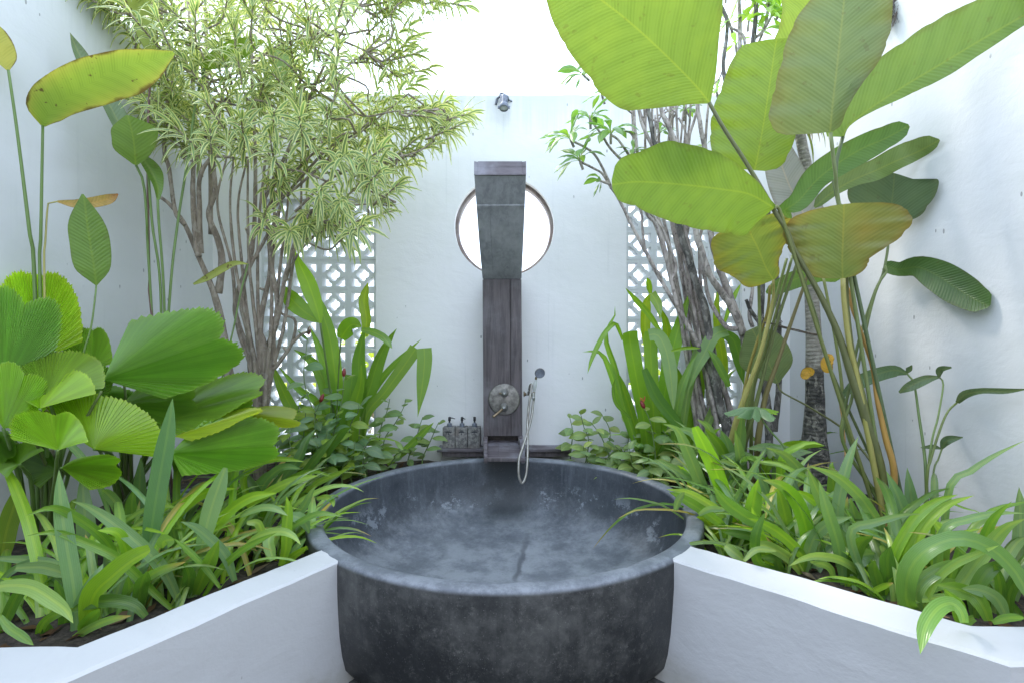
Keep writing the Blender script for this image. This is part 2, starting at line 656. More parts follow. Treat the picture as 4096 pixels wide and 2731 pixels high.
def mat_stone(name, cols, scale=60):
    m, t = new_mat(name)
    p = geo_pos(t)
    n = noise_n(t, p, scale, 6, .7)
    n2 = noise_n(t, p, scale * .3, 4, .6)
    c = mixc(t, ramp(t, n, .38, .64), cols[0], cols[1])
    c = mixc(t, ramp(t, n2, .52, .72, 0, .7), c, cols[2])
    bs = node(t, 'ShaderNodeBsdfPrincipled', {'Base Color': c, 'Roughness': .75, 'Normal': bump(t, n, .35, .003)})
    out_surf(t, bs.outputs[0])
    return m


def mat_soil():
    m, t = new_mat('soil')
    p = geo_pos(t)
    n = noise_n(t, p, 35, 8, .75)
    n2 = noise_n(t, p, 5, 4, .6)
    c = mixc(t, ramp(t, n, .35, .7), (.025, .019, .014), (.105, .080, .058))
    c = mixc(t, ramp(t, n2, .55, .75, 0, .5), c, (.14, .11, .08))
    bs = node(t, 'ShaderNodeBsdfPrincipled', {'Base Color': c, 'Roughness': .95, 'Normal': bump(t, n, 1.0, .02)})
    out_surf(t, bs.outputs[0])
    return m


def mat_bark(name, cols, ring=0.0, scale=(30, 30, 9), patch=.5):
    m, t = new_mat(name)
    p = geo_pos(t)
    n = noise_n(t, scaled(t, p, scale), 1.0, 7, .7, .4)
    n2 = noise_n(t, scaled(t, p, (34, 34, 22)), 1.0, 4, .6, .6)
    c = mixc(t, ramp(t, n, .32, .68), cols[0], cols[1])
    c = mixc(t, math1(t, 'MULTIPLY', ramp(t, n2, .52, .60), patch), c, cols[2])
    h = n
    if ring:
        uvn = node(t, 'ShaderNodeUVMap', uv_map='metres').outputs[0]
        yy = node(t, 'ShaderNodeSeparateXYZ', {0: uvn}).outputs[1]
        wv = math1(t, 'SINE', math1(t, 'ADD', math1(t, 'MULTIPLY', yy, ring), math1(t, 'MULTIPLY', noise_n(t, p, 18, 3), 9.0)))
        c = mixc(t, ramp(t, wv, .2, .95, 0, .30), c, cols[0])
        h = math1(t, 'ADD', n, math1(t, 'MULTIPLY', wv, -.16))
    bs = node(t, 'ShaderNodeBsdfPrincipled', {'Base Color': c, 'Roughness': .85, 'Normal': bump(t, h, .7, .008)})
    out_surf(t, bs.outputs[0])
    return m


def mat_leaf(name, veins='parallel', trans=.42, rough=.38, spec=.5, vein_amt=.22, freq=900.0, rib=.45, spots=0.0, glow=(2.1, 2.3, .9), relief=.25):
    """a leaf: its own colour from the mesh, veins and midrib from its UVs, light coming through the blade"""
    m, t = new_mat(name)
    p = geo_pos(t)
    col = node(t, 'ShaderNodeVertexColor', layer_name='col').outputs[0]
    uv = node(t, 'ShaderNodeSeparateXYZ', {0: node(t, 'ShaderNodeUVMap', uv_map='UVMap').outputs[0]})
    um = node(t, 'ShaderNodeSeparateXYZ', {0: node(t, 'ShaderNodeUVMap', uv_map='metres').outputs[0]})
    ax = math1(t, 'ABSOLUTE', math1(t, 'MULTIPLY', math1(t, 'SUBTRACT', uv.outputs[0], .5), 2.0))
    amx = math1(t, 'ABSOLUTE', um.outputs[0])
    wob = math1(t, 'MULTIPLY', noise_n(t, p, 12, 2), 1.6)
    if veins == 'lateral':
        q = math1(t, 'SUBTRACT', um.outputs[1], math1(t, 'MULTIPLY', math1(t, 'POWER', amx, .85), .55))
        wv = math1(t, 'SINE', math1(t, 'ADD', math1(t, 'MULTIPLY', q, freq), wob))
        wv2 = math1(t, 'SINE', math1(t, 'ADD', math1(t, 'MULTIPLY', q, freq * .21), wob))
        wv = math1(t, 'ADD', math1(t, 'MULTIPLY', wv, .6), math1(t, 'MULTIPLY', wv2, .5))
    elif veins == 'fan':
        wv = math1(t, 'SINE', math1(t, 'MULTIPLY', uv.outputs[0], freq))
    else:
        wv = math1(t, 'SINE', math1(t, 'ADD', math1(t, 'MULTIPLY', um.outputs[0], freq), math1(t, 'MULTIPLY', wob, .4)))
    c = mixc(t, ramp(t, wv, -.4, 1.0, 0, vein_amt), col, mixc(t, 1.0, col, (.55, .62, .5), 'MULTIPLY'))
    blot = noise_n(t, p, 9, 4, .6)
    c = mixc(t, ramp(t, blot, .40, .72, 0, .30), c, mixc(t, 1.0, col, (1.35, 1.22, 1.0), 'MULTIPLY'))
    c = mixc(t, ramp(t, amx, .0022, .0042, rib, 0), c, mixc(t, 1.0, col, (1.5, 1.25, 1.0), 'MULTIPLY'))
    if spots:
        s1 = ramp(t, noise_n(t, p, 26, 3, .6), .64, .70)
        e1 = ramp(t, math1(t, 'ADD', ax, math1(t, 'MULTIPLY', noise_n(t, p, 15, 3), .5)), 1.10, 1.28)
        sf = math1(t, 'MULTIPLY', math1(t, 'MAXIMUM', s1, e1), spots)
        c = mixc(t, sf, c, (.10, .045, .015))
    h = math1(t, 'ADD', wv, math1(t, 'MULTIPLY', blot, .6))
    bs = node(t, 'ShaderNodeBsdfPrincipled', {'Base Color': c, 'Roughness': rough, 'Normal': bump(t, h, relief, .0018)})
    bs.inputs['Specular IOR Level'].default_value = spec
    tc = mixc(t, 1.0, c, glow, 'MULTIPLY')
    tr = node(t, 'ShaderNodeBsdfTranslucent', {'Color': tc})
    mx = node(t, 'ShaderNodeMixShader', {0: trans, 1: bs.outputs[0], 2: tr.outputs[0]})
    out_surf(t, mx.outputs[0])
    return m


def mat_variegated():
    m, t = new_mat('variegated leaf')
    p = geo_pos(t)
    col = node(t, 'ShaderNodeVertexColor', layer_name='col').outputs[0]
    uv = node(t, 'ShaderNodeSeparateXYZ', {0: node(t, 'ShaderNodeUVMap', uv_map='UVMap').outputs[0]})
    ax = math1(t, 'ABSOLUTE', math1(t, 'MULTIPLY', math1(t, 'SUBTRACT', uv.outputs[0], .5), 2.0))
    k = math1(t, 'ADD', ax, math1(t, 'MULTIPLY', math1(t, 'SUBTRACT', noise_n(t, p, 60, 2), .5), .25))
    c = mixc(t, ramp(t, k, .40, .55), col, (.62, .64, .30))
    c = mixc(t, ramp(t, k, .03, .10, .45, 0), c, (.34, .44, .22))
    bs = node(t, 'ShaderNodeBsdfPrincipled', {'Base Color': c, 'Roughness': .36})
    tr = node(t, 'ShaderNodeBsdfTranslucent', {'Color': mixc(t, 1.0, c, (1.5, 1.5, .9), 'MULTIPLY')})
    mx = node(t, 'ShaderNodeMixShader', {0: .38, 1: bs.outputs[0], 2: tr.outputs[0]})
    out_surf(t, mx.outputs[0])
    return m


def mat_stem(name='stem', rough=.45):
    m, t = new_mat(name)
    p = geo_pos(t)
    col = node(t, 'ShaderNodeVertexColor', layer_name='col').outputs[0]
    n = noise_n(t, scaled(t, p, (60, 60, 8)), 1.0, 4, .6)
    c = mixc(t, ramp(t, n, .45, .75, 0, .45), col, mixc(t, 1.0, col, (.6, .55, .6), 'MULTIPLY'))
    bs = node(t, 'ShaderNodeBsdfPrincipled', {'Base Color': c, 'Roughness': rough, 'Normal': bump(t, n, .2, .002)})
    out_surf(t, bs.outputs[0])
    return m


M = dict(
    wall=mat_plaster('white lime plaster', (.85, .84, .845), (.70, .71, .71)),
    wall_side=mat_plaster('white lime plaster greyed for dimmer light', (.67, .675, .68), (.53, .55, .55), .45),  # side walls coloured greyer to stand in for their dimmer light
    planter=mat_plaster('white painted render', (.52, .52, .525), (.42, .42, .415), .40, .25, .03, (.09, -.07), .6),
    block=mat_plaster('painted cement block', (.70, .72, .73), (.52, .54, .54), .4, .35),
    tub=mat_tub(),
    wood=mat_wood('dark weathered teak'),
    wood_x=mat_wood('grey weathered teak, level grain', (.06, .05, .055), (.19, .165, .18), (.33, .33, .37), axis='x', weather=.85),  # pale blue grey mixed in for sky reflected on upper faces
    wood_soffit=mat_wood('weathered teak lightened for bounce light', (.27, .28, .30), (.42, .43, .455), (.55, .56, .58), axis='y', weather=.6),  # soffit colour lightened to stand in for light thrown up from below
    metal=mat_metal('aged pewter'),
    bronze=mat_metal('worn bronze', (.30, .23, .15), (.20, .15, .10), .35),
    chrome=mat_metal('dull chrome', (.55, .55, .54), (.40, .40, .39), .25),
    porcelain=mat_plain('white porcelain', (.70, .72, .70), .2, var=.06),
    grey_metal=mat_metal('grey blue casting', (.20, .22, .27), (.13, .145, .18), .5, .3),
    lens=mat_plain('clouded glass', (.42, .45, .44), .15, var=.15),
    dark=mat_plain('dark plastic', (.03, .03, .035), .5),
    dispenser=mat_stone('grey andesite', ((.11, .108, .105), (.29, .28, .265), (.17, .14, .125))),
    emblem=mat_plain('dark print', (.018, .022, .028), .6),
    soil=mat_soil(),
    floor=mat_stone('dark cement', ((.045, .045, .045), (.085, .083, .08), (.12, .115, .11)), 30),
    outside=mat_plain('pale sand', (.62, .60, .55), .9, scale=4, var=.12),
    bark=mat_bark('brown bark', ((.17, .135, .105), (.38, .315, .25), (.45, .40, .34))),
    bark_grey=mat_bark('mottled grey bark', ((.22, .185, .165), (.56, .49, .45), (.13, .11, .10)), patch=.65),
    bark_dark=mat_bark('blackened bark', ((.05, .046, .042), (.19, .175, .155), (.42, .40, .36)), patch=.45),
    palm=mat_bark('ringed palm bark', ((.18, .165, .14), (.42, .385, .325), (.46, .44, .38)), ring=300.0, scale=(22, 22, 60), patch=.35),
    rear=mat_plain('grey brown timber lining', (.50, .48, .45), .8, scale=6, var=.12),
    straw=mat_plain('dry straw', (.13, .105, .08), .9, var=.4),
    calathea=mat_leaf('broad veined leaf', 'lateral', .48, .32, .55, .34, 420.0, .55, .22, glow=(1.0, .85, 1.0), relief=.28),
    yellowing=mat_leaf('ageing leaf', 'lateral', .42, .45, .4, .34, 620.0, -.3, .85, glow=(.9, 1.0, 1.0)),
    strap=mat_leaf('strap leaf', 'parallel', .33, .26, .6, .20, 1500.0, .55),
    fan=mat_leaf('pleated fan leaf', 'fan', .42, .30, .6, .30, 2 * pi * 44, 0.0, relief=.35),
    small=mat_leaf('small leaf', 'lateral', .32, .30, .5, .18, 900.0, .5),
    dry=mat_leaf('dry leaf', 'lateral', .25, .7, .2, .4, 500.0, .2, .6),
    varie=mat_variegated(),
    stem=mat_stem(),
    bud=mat_plain('red bract', (.20, .018, .02), .45, scale=120),
    bud_tip=mat_plain('coral petal', (.62, .14, .06), .45),
)
# ------------------------------------------------------------------ the garden walls
def holed_wall(name, outer, holes, y0, y1, mat, parent=None, loc=None):
    """a wall standing between y0 (front) and y1, its outline and its openings given as x, z loops"""
    bm = bmesh.new()
    loops = []
    for lp in [outer] + holes:
        vs = [bm.verts.new((x, y0, z)) for x, z in lp]
        es = [bm.edges.new((vs[i], vs[(i + 1) % len(vs)])) for i in range(len(vs))]
        loops.append((vs, es))
    bmesh.ops.triangle_fill(bm, edges=[e for _, es in loops for e in es], use_beauty=True, normal=(0, -1, 0))
    front = list(bm.faces)
    r = bmesh.ops.duplicate(bm, geom=front)
    for v in [g for g in r['geom'] if isinstance(g, bmesh.types.BMVert)]:
        v.co.y = y1
    vmap = r['vert_map']
    for vs, es in loops:
        for i in range(len(vs)):
            a, b = vs[i], vs[(i + 1) % len(vs)]
            bm.faces.new((a, b, vmap[b], vmap[a]))
    bmesh.ops.recalc_face_normals(bm, faces=list(bm.faces))
    mb = MB()
    bm.verts.index_update()
    mb.add([v.co.copy() for v in bm.verts], [tuple(v.index for v in f.verts) for f in bm.faces])
    bm.free()
    return mb.build(name, mat, parent, loc, smooth=False)


def rough_top(x0, x1, z, step=.06, amp=.006):
    n = int(abs(x1 - x0) / step)
    return [(x0 + (x1 - x0) * i / n, z + amp * noise.noise(Vector((i * .9, z, 3.1))) + amp * .8 * noise.noise(Vector((i * .21, z, 7.7)))) for i in range(n + 1)]


PITCH = .198
LAT_L0 = (595 * 1.7415 - CX) / FPX * WALL_Y
LAT_L1 = (863 * 1.7415 - CX) / FPX * WALL_Y
LAT_R0 = (1439 * 1.7415 - CX) / FPX * WALL_Y
LAT_R1 = (1704 * 1.7415 - CX) / FPX * WALL_Y
LAT_TOP = CAMZ + (CY - 457 * 1.7415) / FPX * WALL_Y
LAT_BOT = LAT_TOP - 9 * PITCH
cxw, czw = (2017 - CX) / FPX * WALL_Y, CAMZ + (CY - 907) / FPX * WALL_Y
RW = 199 / FPX * WALL_Y
T_WALL = .16
outer = [(WALL_L - .2, -.02), (WALL_R + .2, -.02)] + rough_top(WALL_R + .2, WALL_L - .2, WALL_TOP)
circle = [(cxw + RW * (1 + .012 * noise.noise(Vector((cos(a) * 2, sin(a) * 2, 0)))) * cos(a), czw + RW * sin(a)) for a in [2 * pi * k / 72 for k in range(72)]]
rects = [[(x0, LAT_BOT), (x1, LAT_BOT), (x1, LAT_TOP), (x0, LAT_TOP)] for x0, x1 in ((LAT_L0, LAT_L1), (LAT_R0, LAT_R1))]
back_wall = holed_wall('garden_wall', outer, [circle] + rects, WALL_Y, WALL_Y + T_WALL, M['wall'], None, (0, 0, 0))
tag(back_wall, 'white plastered back wall with a round opening and two panels of pierced blocks', 'wall')

# round opening: a worn brown frame set in the reveal
mb = MB()
prof = [(RW + .004, .05), (RW - .014, .05), (RW - .019, .056), (RW - .021, .120), (RW + .004, .120)]
lathe(mb, [(r, h) for r, h in prof], (cxw, WALL_Y, czw), 72, axis=Vector((0, 1, 0)), wob=.003)
mb.build('window_frame', mat_wood('flaking brown frame', (.10, .07, .06), (.22, .16, .14), (.42, .40, .38), weather=.6), back_wall)


def block_mesh():
    """one pierced cement block: a square frame, a four-lobed ring and the arms that hold it, with real holes"""
    h = PITCH
    def quat(off, r, n, a0=0, a1=2 * pi):
        pts = []
        for k in range(n):
            th = a0 + (a1 - a0) * k / n
            best = 0
            for cxq, czq in ((off, 0), (0, off), (-off, 0), (0, -off)):
                bdot = cos(th) * cxq + sin(th) * czq
                disc = bdot * bdot - (off * off - r * r)
                if disc > 0:
                    best = max(best, bdot + sqrt(disc))
            pts.append((best * cos(th), best * sin(th)))
        return pts
    holes = [quat(.112, .106, 40)]
    aw = .068
    ro, rr = .142, .184
    zi = ro + sqrt(rr * rr - aw * aw)
    a1 = atan2(zi, aw)
    a0 = pi / 2 - a1
    arc = quat(ro, rr, 14, a0, a1)
    full = [(zi, aw)] + arc[1:] + [(aw, zi)]
    fi = .392
    corner = [(fi, aw), (fi, fi), (aw, fi)] + full[::-1]
    for sx, sz in ((1, 1), (-1, 1), (-1, -1), (1, -1)):
        holes.append([(x * sx, z * sz) for x, z in corner])
    e = .4975
    bm = bmesh.new()
    loops = []
    for lp in [[(-e, -e), (e, -e), (e, e), (-e, e)]] + holes:
        vs = [bm.verts.new((x * h, 0, z * h)) for x, z in lp]
        es = [bm.edges.new((vs[i], vs[(i + 1) % len(vs)])) for i in range(len(vs))]
        loops.append((vs, es))
    bmesh.ops.triangle_fill(bm, edges=[x for _, es in loops for x in es], use_beauty=True, normal=(0, -1, 0))
    r = bmesh.ops.duplicate(bm, geom=list(bm.faces))
    for v in [g for g in r['geom'] if isinstance(g, bmesh.types.BMVert)]:
        v.co.y = .085
    vm = r['vert_map']
    for vs, es in loops:
        for i in range(len(vs)):
            a, b = vs[i], vs[(i + 1) % len(vs)]
            bm.faces.new((a, b, vm[b], vm[a]))
    bmesh.ops.recalc_face_normals(bm, faces=list(bm.faces))
    me = bpy.data.meshes.new('pierced_block')
    bm.to_mesh(me)
    bm.free()
    me.materials.append(M['block'])
    return me


bme = block_mesh()
for x0, x1 in ((LAT_L0, LAT_L1), (LAT_R0, LAT_R1)):
    pw = (x1 - x0) / 4
    for i in range(4):
        for j in range(9):
            o = put('pierced_block', bme, back_wall)
            o.location = (x0 + (i + .5) * pw, WALL_Y + .030 + rnd.uniform(-.0025, .0025), LAT_TOP - (j + .5) * PITCH + rnd.uniform(-.001, .001))
            o.scale = (pw / PITCH, 1, 1)


def slab_wall(name, x0, x1, y0, y1, z0, z1, mat, label):
    """a side wall as one slab with a slightly uneven coping"""
    mb = MB()
    n = 40
    vs, fs = [], []
    for i in range(n + 1):
        y = y0 + (y1 - y0) * i / n
        z = z1 + .006 * noise.noise(Vector((y * 7, x0, 0)))
        vs += [Vector((x0, y, z0)), Vector((x1, y, z0)), Vector((x1, y, z)), Vector((x0, y, z))]
    for i in range(n):
        for k in range(4):
            fs.append((i * 4 + k, i * 4 + (k + 1) % 4, (i + 1) * 4 + (k + 1) % 4, (i + 1) * 4 + k))
    fs += [(3, 2, 1, 0), tuple(n * 4 + k for k in range(4))]
    mb.add(vs, fs)
    return tag(mb.build(name, mat, None, (0, 0, 0), smooth=False), label, 'wall')


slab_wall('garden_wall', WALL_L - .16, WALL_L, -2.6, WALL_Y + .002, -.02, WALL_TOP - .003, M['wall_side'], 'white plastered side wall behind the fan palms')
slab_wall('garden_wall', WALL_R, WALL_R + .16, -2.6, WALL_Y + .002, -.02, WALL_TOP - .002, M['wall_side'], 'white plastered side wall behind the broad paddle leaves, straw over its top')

# ------------------------------------------------------------------ ground
mb = MB()
box(mb, -1.96, 1.82, -2.6, 3.29, -.14, -.045)
tag(mb.build('floor', M['floor'], None, (0, 0, 0), smooth=False), kind='structure')
mb = MB()
mb.add([Vector((x, y, -.05)) for x, y in ((-400, WALL_Y + .1), (400, WALL_Y + .1), (400, 800), (-400, 800))], [(0, 1, 2, 3)])
mb.add([Vector((x, y, -.05)) for x, y in ((-400, -400), (WALL_L - .1, -400), (WALL_L - .1, WALL_Y + .1), (-400, WALL_Y + .1))], [(0, 1, 2, 3)])
mb.add([Vector((x, y, -.05)) for x, y in ((WALL_R + .1, -400), (400, -400), (400, WALL_Y + .1), (WALL_R + .1, WALL_Y + .1))], [(0, 1, 2, 3)])
mb.add([Vector((x, y, -.05)) for x, y in ((WALL_L - .1, -400), (WALL_R + .1, -400), (WALL_R + .1, -2.5), (WALL_L - .1, -2.5))], [(0, 1, 2, 3)])
tag(mb.build('ground', M['outside'], None, (0, 0, 0), smooth=False), kind='structure')

# ------------------------------------------------------------------ the bath
TX, TY = -.0275, 2.233
OUTP = [(.725, -.045), (.768, -.030), (.790, .0), (.803, .05), (.814, .12), (.820, .20), (.8245, .28), (.825, .352)]


def tub_r(z):
    for i in range(len(OUTP) - 1):
        if OUTP[i][1] <= z <= OUTP[i + 1][1]:
            f = (z - OUTP[i][1]) / (OUTP[i + 1][1] - OUTP[i][1])
            return OUTP[i][0] * (1 - f) + OUTP[i + 1][0] * f
    return OUTP[-1][0]


prof = [(r, z) for r, z in OUTP] + [(.823, .360), (.817, .367), (.806, .370), (.780, .370), (.768, .367), (.760, .360), (.757, .350),
        (.756, .30), (.750, .235), (.735, .18), (.71, .13), (.67, .092), (.61, .064), (.53, .045), (.42, .033), (.28, .026), (.14, .023), (.0, .022)]
mb = MB()
lathe(mb, prof, (TX, TY, 0), 160, wob=.0035)
mb.add([Vector((TX, TY, 0))], [])
tub = mb.build('bathtub', M['tub'], None, (TX, TY, 0))
me = tub.data
tag(tub, 'large round dark terrazzo bathtub standing between the two low planter walls', 'bathtub')

# ------------------------------------------------------------------ planter walls
def planter(name, front, back, ends, label):
    """a low wall: its front and back lines run from the bath to a corner, then along x to the side wall"""
    zs = [-.06, .0, .05, .10, .16, .22, .28, .34, .360, .366]
    ins = [0, 0, 0, 0, 0, 0, 0, 0, 0, .006]
    rings = []
    for z, q in zip(zs, ins):
        loop = []
        for line in (front, back):
            p, c = Vector(line[0]), Vector(line[1])
            d = (p - c).normalized()
            r = tub_r(min(max(z, -.045), .352)) - .012
            o = c - Vector((TX, TY))
            b = o.dot(d)
            disc = b * b - (o.length_squared - r * r)
            tt = -b - sqrt(max(disc, 0))
            loop.append((c + d * tt, c))
        (f0, f1), (b0, b1) = loop
        fd = (f0 - f1).normalized()
        nrm = Vector((fd.y, -fd.x))
        if nrm.dot(b1 - f1) < 0:
            nrm = -nrm
        ex, fy, by = ends
        rings.append([f0 + nrm * q, f1 + nrm * q + Vector((0, q)), Vector((ex, fy + q)), Vector((ex, by - q)), b1 - nrm * q, b0 - nrm * q])
    mb = MB()
    vs, fs = [], []
    sub = 22
    full = []
    for ring, z in zip(rings, zs):
        pts = []
        for i in range(6):
            a, b = ring[i], ring[(i + 1) % 6]
            for k in range(sub):
                w = a.lerp(b, k / sub)
                dz = .003 * noise.noise(Vector((w.x * 6, w.y * 6, 0))) + .002 * noise.noise(Vector((w.x * 40, w.y * 40, 5))) if z > .35 else 0
                wx = .0022 * noise.noise(Vector((w.x * 9, w.y * 9, z * 7)))
                pts.append(Vector((w.x + wx, w.y + wx * .6, z + dz)))
        full.append(pts)
    n = 6 * sub
    for pts in full:
        vs += pts
    for j in range(len(full) - 1):
        for k in range(n):
            fs.append((j * n + k, j * n + (k + 1) % n, (j + 1) * n + (k + 1) % n, (j + 1) * n + k))
    fs.append(tuple((len(full) - 1) * n + k for k in range(n)))
    mb.add(vs, fs)
    bm = bmesh.new()
    for v in mb.v:
        bm.verts.new(v)
    bm.verts.ensure_lookup_table()
    for f in mb.f:
        bm.faces.new([bm.verts[i] for i in f])
    bmesh.ops.triangulate(bm, faces=[f for f in bm.faces if len(f.verts) > 4])
    bmesh.ops.recalc_face_normals(bm, faces=list(bm.faces))
    bm.verts.index_update()
    m2 = MB()
    m2.add([v.co.copy() for v in bm.verts], [tuple(v.index for v in f.verts) for f in bm.faces])
    bm.free()
    return tag(m2.build(name, M['planter'], None, (0, 0, 0), smooth=False), label, 'planter wall')


PL_F, PL_B = ((-.559, 1.605), (-.955, 1.00)), ((-.65, 1.696), (-1.006, 1.160))
PR_F, PR_B = ((.538, 1.605), (1.086, 1.092)), ((.6436, 1.707), (1.141, 1.247))
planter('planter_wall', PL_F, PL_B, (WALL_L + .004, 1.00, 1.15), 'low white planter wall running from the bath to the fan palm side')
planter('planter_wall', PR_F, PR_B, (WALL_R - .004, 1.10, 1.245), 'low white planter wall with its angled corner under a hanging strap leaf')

# unseen wall behind the camera, added to shape the light
mb = MB()
box(mb, WALL_L - .16, WALL_R + .16, -2.78, -2.6, -.05, 2.76)
tag(mb.build('added_rear_wall', M['wall'], None, (0, 0, 0), smooth=False), kind='structure')

# soil in the beds, round the bath
mb = MB()
st = .035
nx, ny = int(3.78 / st), int(2.32 / st)
idx = {}
def soil_ok(x, y):
    if (x - TX) ** 2 + (y - TY) ** 2 < .795 ** 2:
        return False
    for (f, b, sgn) in ((PL_F, PL_B, -1), (PR_F, PR_B, 1)):
        if x * sgn > 0:
            a = (Vector(f[0]) + Vector(b[0])) * .5
            c = (Vector(f[1]) + Vector(b[1])) * .5
            d = (c - a)
            if abs(x) >= abs(c.x):
                return y > c.y
            return (y - a.y) > d.y / d.x * (x - a.x)
    return True
vs, fs = [], []
for j in range(ny + 1):
    for i in range(nx + 1):
        x, y = WALL_L + .005 + 3.79 * i / nx, .98 + 2.318 * j / ny
        z = SOIL + .018 * noise.noise(Vector((x * 5, y * 5, 0))) + .012 * noise.noise(Vector((x * 17, y * 17, 2)))
        idx[i, j] = len(vs)
        vs.append(Vector((x, y, z)))
for j in range(ny):
    for i in range(nx):
        x, y = WALL_L + .005 + 3.79 * (i + .5) / nx, .98 + 2.318 * (j + .5) / ny
        if soil_ok(x, y):
            fs.append((idx[i, j], idx[i + 1, j], idx[i + 1, j + 1], idx[i, j + 1]))
mb.add(vs, fs)
tag(mb.build('soil', M['soil'], None, (0, 0, 0)), kind='structure')

# ------------------------------------------------------------------ the timber shower column
COLY = 3.05
CW0 = (1934 - CX) / FPX * COLY
CW1 = (2089.5 - CX) / FPX * COLY
ZT = CAMZ + (CY - 1116) / FPX * COLY        # where the arm leaves the post
ZB = CAMZ + (CY - 1742) / FPX * COLY        # foot of the facing above the spout
SEAM = (2044 - CX) / FPX * COLY
colr = thing('shower_column', ((CW0 + CW1) / 2, COLY, SOIL), 'dark timber shower column with an overhanging arm and a water spout above the bath', 'shower column')
LEAN = .006


def lean(mb):
    for i, v in enumerate(mb.v):
        mb.v[i] = Vector((v.x - (v.z - .5) * LEAN, v.y, v.z))


mb = MB()
box(mb, CW0 + .004, CW1 - .004, COLY + .024, WALL_Y + .0, ZB - .001, ZT + .02, .003)
box(mb, CW0 + .004, CW1 - .004, COLY + .17, WALL_Y + .0, SOIL - .05, ZB - .002, 0)
lean(mb)
mb.build('post', M['wood'], colr)
for a, b in ((CW0, SEAM - .0012), (SEAM + .0012, CW1)):
    mb = MB()
    box(mb, a, b, COLY, COLY + .022, ZB, ZT - .004, .002)
    lean(mb)
    mb.build('plank', M['wood'], colr)
# the arm: rises out over the bath, boxed in planks
Y1, Z1 = 2.30, CAMZ + (CY - 702) / FPX * 2.30
aw0, aw1 = (1897 - CX) / FPX * Y1, (2104 - CX) / FPX * Y1


def arm_box(x_off0, x_off1, t0, t1, lo, hi, name, mat):
    """a length of the arm between t0 and t1 of its run, between lo and hi above its soffit, x as fractions of its width"""
    mb = MB()
    n = 10
    vs, fs = [], []
    for i in range(n + 1):
        t = t0 + (t1 - t0) * i / n
        y = COLY + (Y1 - COLY) * t
        bow = -.030 * sin(pi * t)
        z = ZT + (Z1 - ZT) * t + bow
        xa = CW0 + (aw0 - CW0) * t - (ZT - .5) * LEAN * (1 - t)
        xb = CW1 + (aw1 - CW1) * t - (ZT - .5) * LEAN * (1 - t)
        x0 = xa + (xb - xa) * x_off0
        x1 = xa + (xb - xa) * x_off1
        vs += [Vector((x0, y, z + lo)), Vector((x1, y, z + lo)), Vector((x1, y, z + hi)), Vector((x0, y, z + hi))]
    for i in range(n):
        for k in range(4):
            fs.append((i * 4 + k, i * 4 + (k + 1) % 4, (i + 1) * 4 + (k + 1) % 4, (i + 1) * 4 + k))
    fs += [(3, 2, 1, 0), tuple(n * 4 + k for k in range(4))]
    mb.add(vs, fs)
    return mb.build(name, mat, colr, smooth=False)


arm_box(0, .275, 0, .775, 0, .020, 'soffit_plank', M['wood_soffit'])
arm_box(.278, 1, 0, .775, 0.0005, .020, 'soffit_plank', M['wood_soffit'])
arm_box(0, 1, .778, .800, -.004, .018, 'soffit_batten', M['wood_soffit'])
arm_box(0, 1, .803, 1.0, 0, .020, 'soffit_plank', M['wood_soffit'])
arm_box(.0, .055, 0, 1.0, .0205, .042, 'side_plank', M['wood'])
arm_box(.945, 1.0, 0, 1.0, .0205, .042, 'side_plank', M['wood'])
arm_box(0, 1, 0, 1.0, .0425, .060, 'top_plank', M['wood'])
# end grain frame: four mitred pieces round a panel
zt0, zt1 = Z1 - .002, Z1 + .060
ey = Y1 - .012
fw, fh = .017, .012


def frame_piece(pts, name='end_trim'):
    mb = MB()
    n = len(pts)
    vs = [Vector((x, ey, z)) for x, z in pts] + [Vector((x, ey + .0115, z)) for x, z in pts]
    fs = [tuple(range(n)), tuple(range(2 * n - 1, n - 1, -1))] + [(i, i + n, (i + 1) % n + n, (i + 1) % n) for i in range(n)]
    mb.add(vs, fs)
    return mb.build(name, M['wood_x'], colr, smooth=False)


g = .0006
frame_piece([(aw0, zt0 + g), (aw0 + fw - g, zt0 + fh), (aw0 + fw - g, zt1 - .003), (aw0, zt1)])
frame_piece([(aw1, zt0 + g), (aw1, zt1), (aw1 - fw + g, zt1 - .003), (aw1 - fw + g, zt0 + fh)])
frame_piece([(aw0 + g, zt0), (aw1 - g, zt0), (aw1 - fw - g, zt0 + fh - g), (aw0 + fw + g, zt0 + fh - g)])
mb = MB()
box(mb, aw0 + fw, aw1 - fw, ey + .0015, ey + .0115, zt0 + fh, zt1, 0)
mb.build('end_panel', M['wood_x'], colr, smooth=False)

# mouth and tray of the spout
Nx = lambda x: (px('N', x, 0)[0] - CX) / FPX
for x0, x1 in ((CW0 + .002, CW0 + .026), (CW1 - .026, CW1 - .002)):
    mb = MB()
    box(mb, x0, x1, COLY + .002, COLY + .165, .42, ZB - .002, .002)
    lean(mb)
    mb.build('mouth_jamb', M['wood'], colr)
mb = MB()
box(mb, CW0 + .027, CW1 - .027, COLY + .07, COLY + .16, .42, ZB - .002, 0)
mb.build('mouth_back', mat_plain('dark mouth wood', (.035, .026, .02), .5, scale=30, var=.6), colr, smooth=False)  # dark brown fill at the back of the mouth
FY, FZ = 2.86, .402
fx0, fx1 = Nx(738) * FY, Nx(1256) * FY


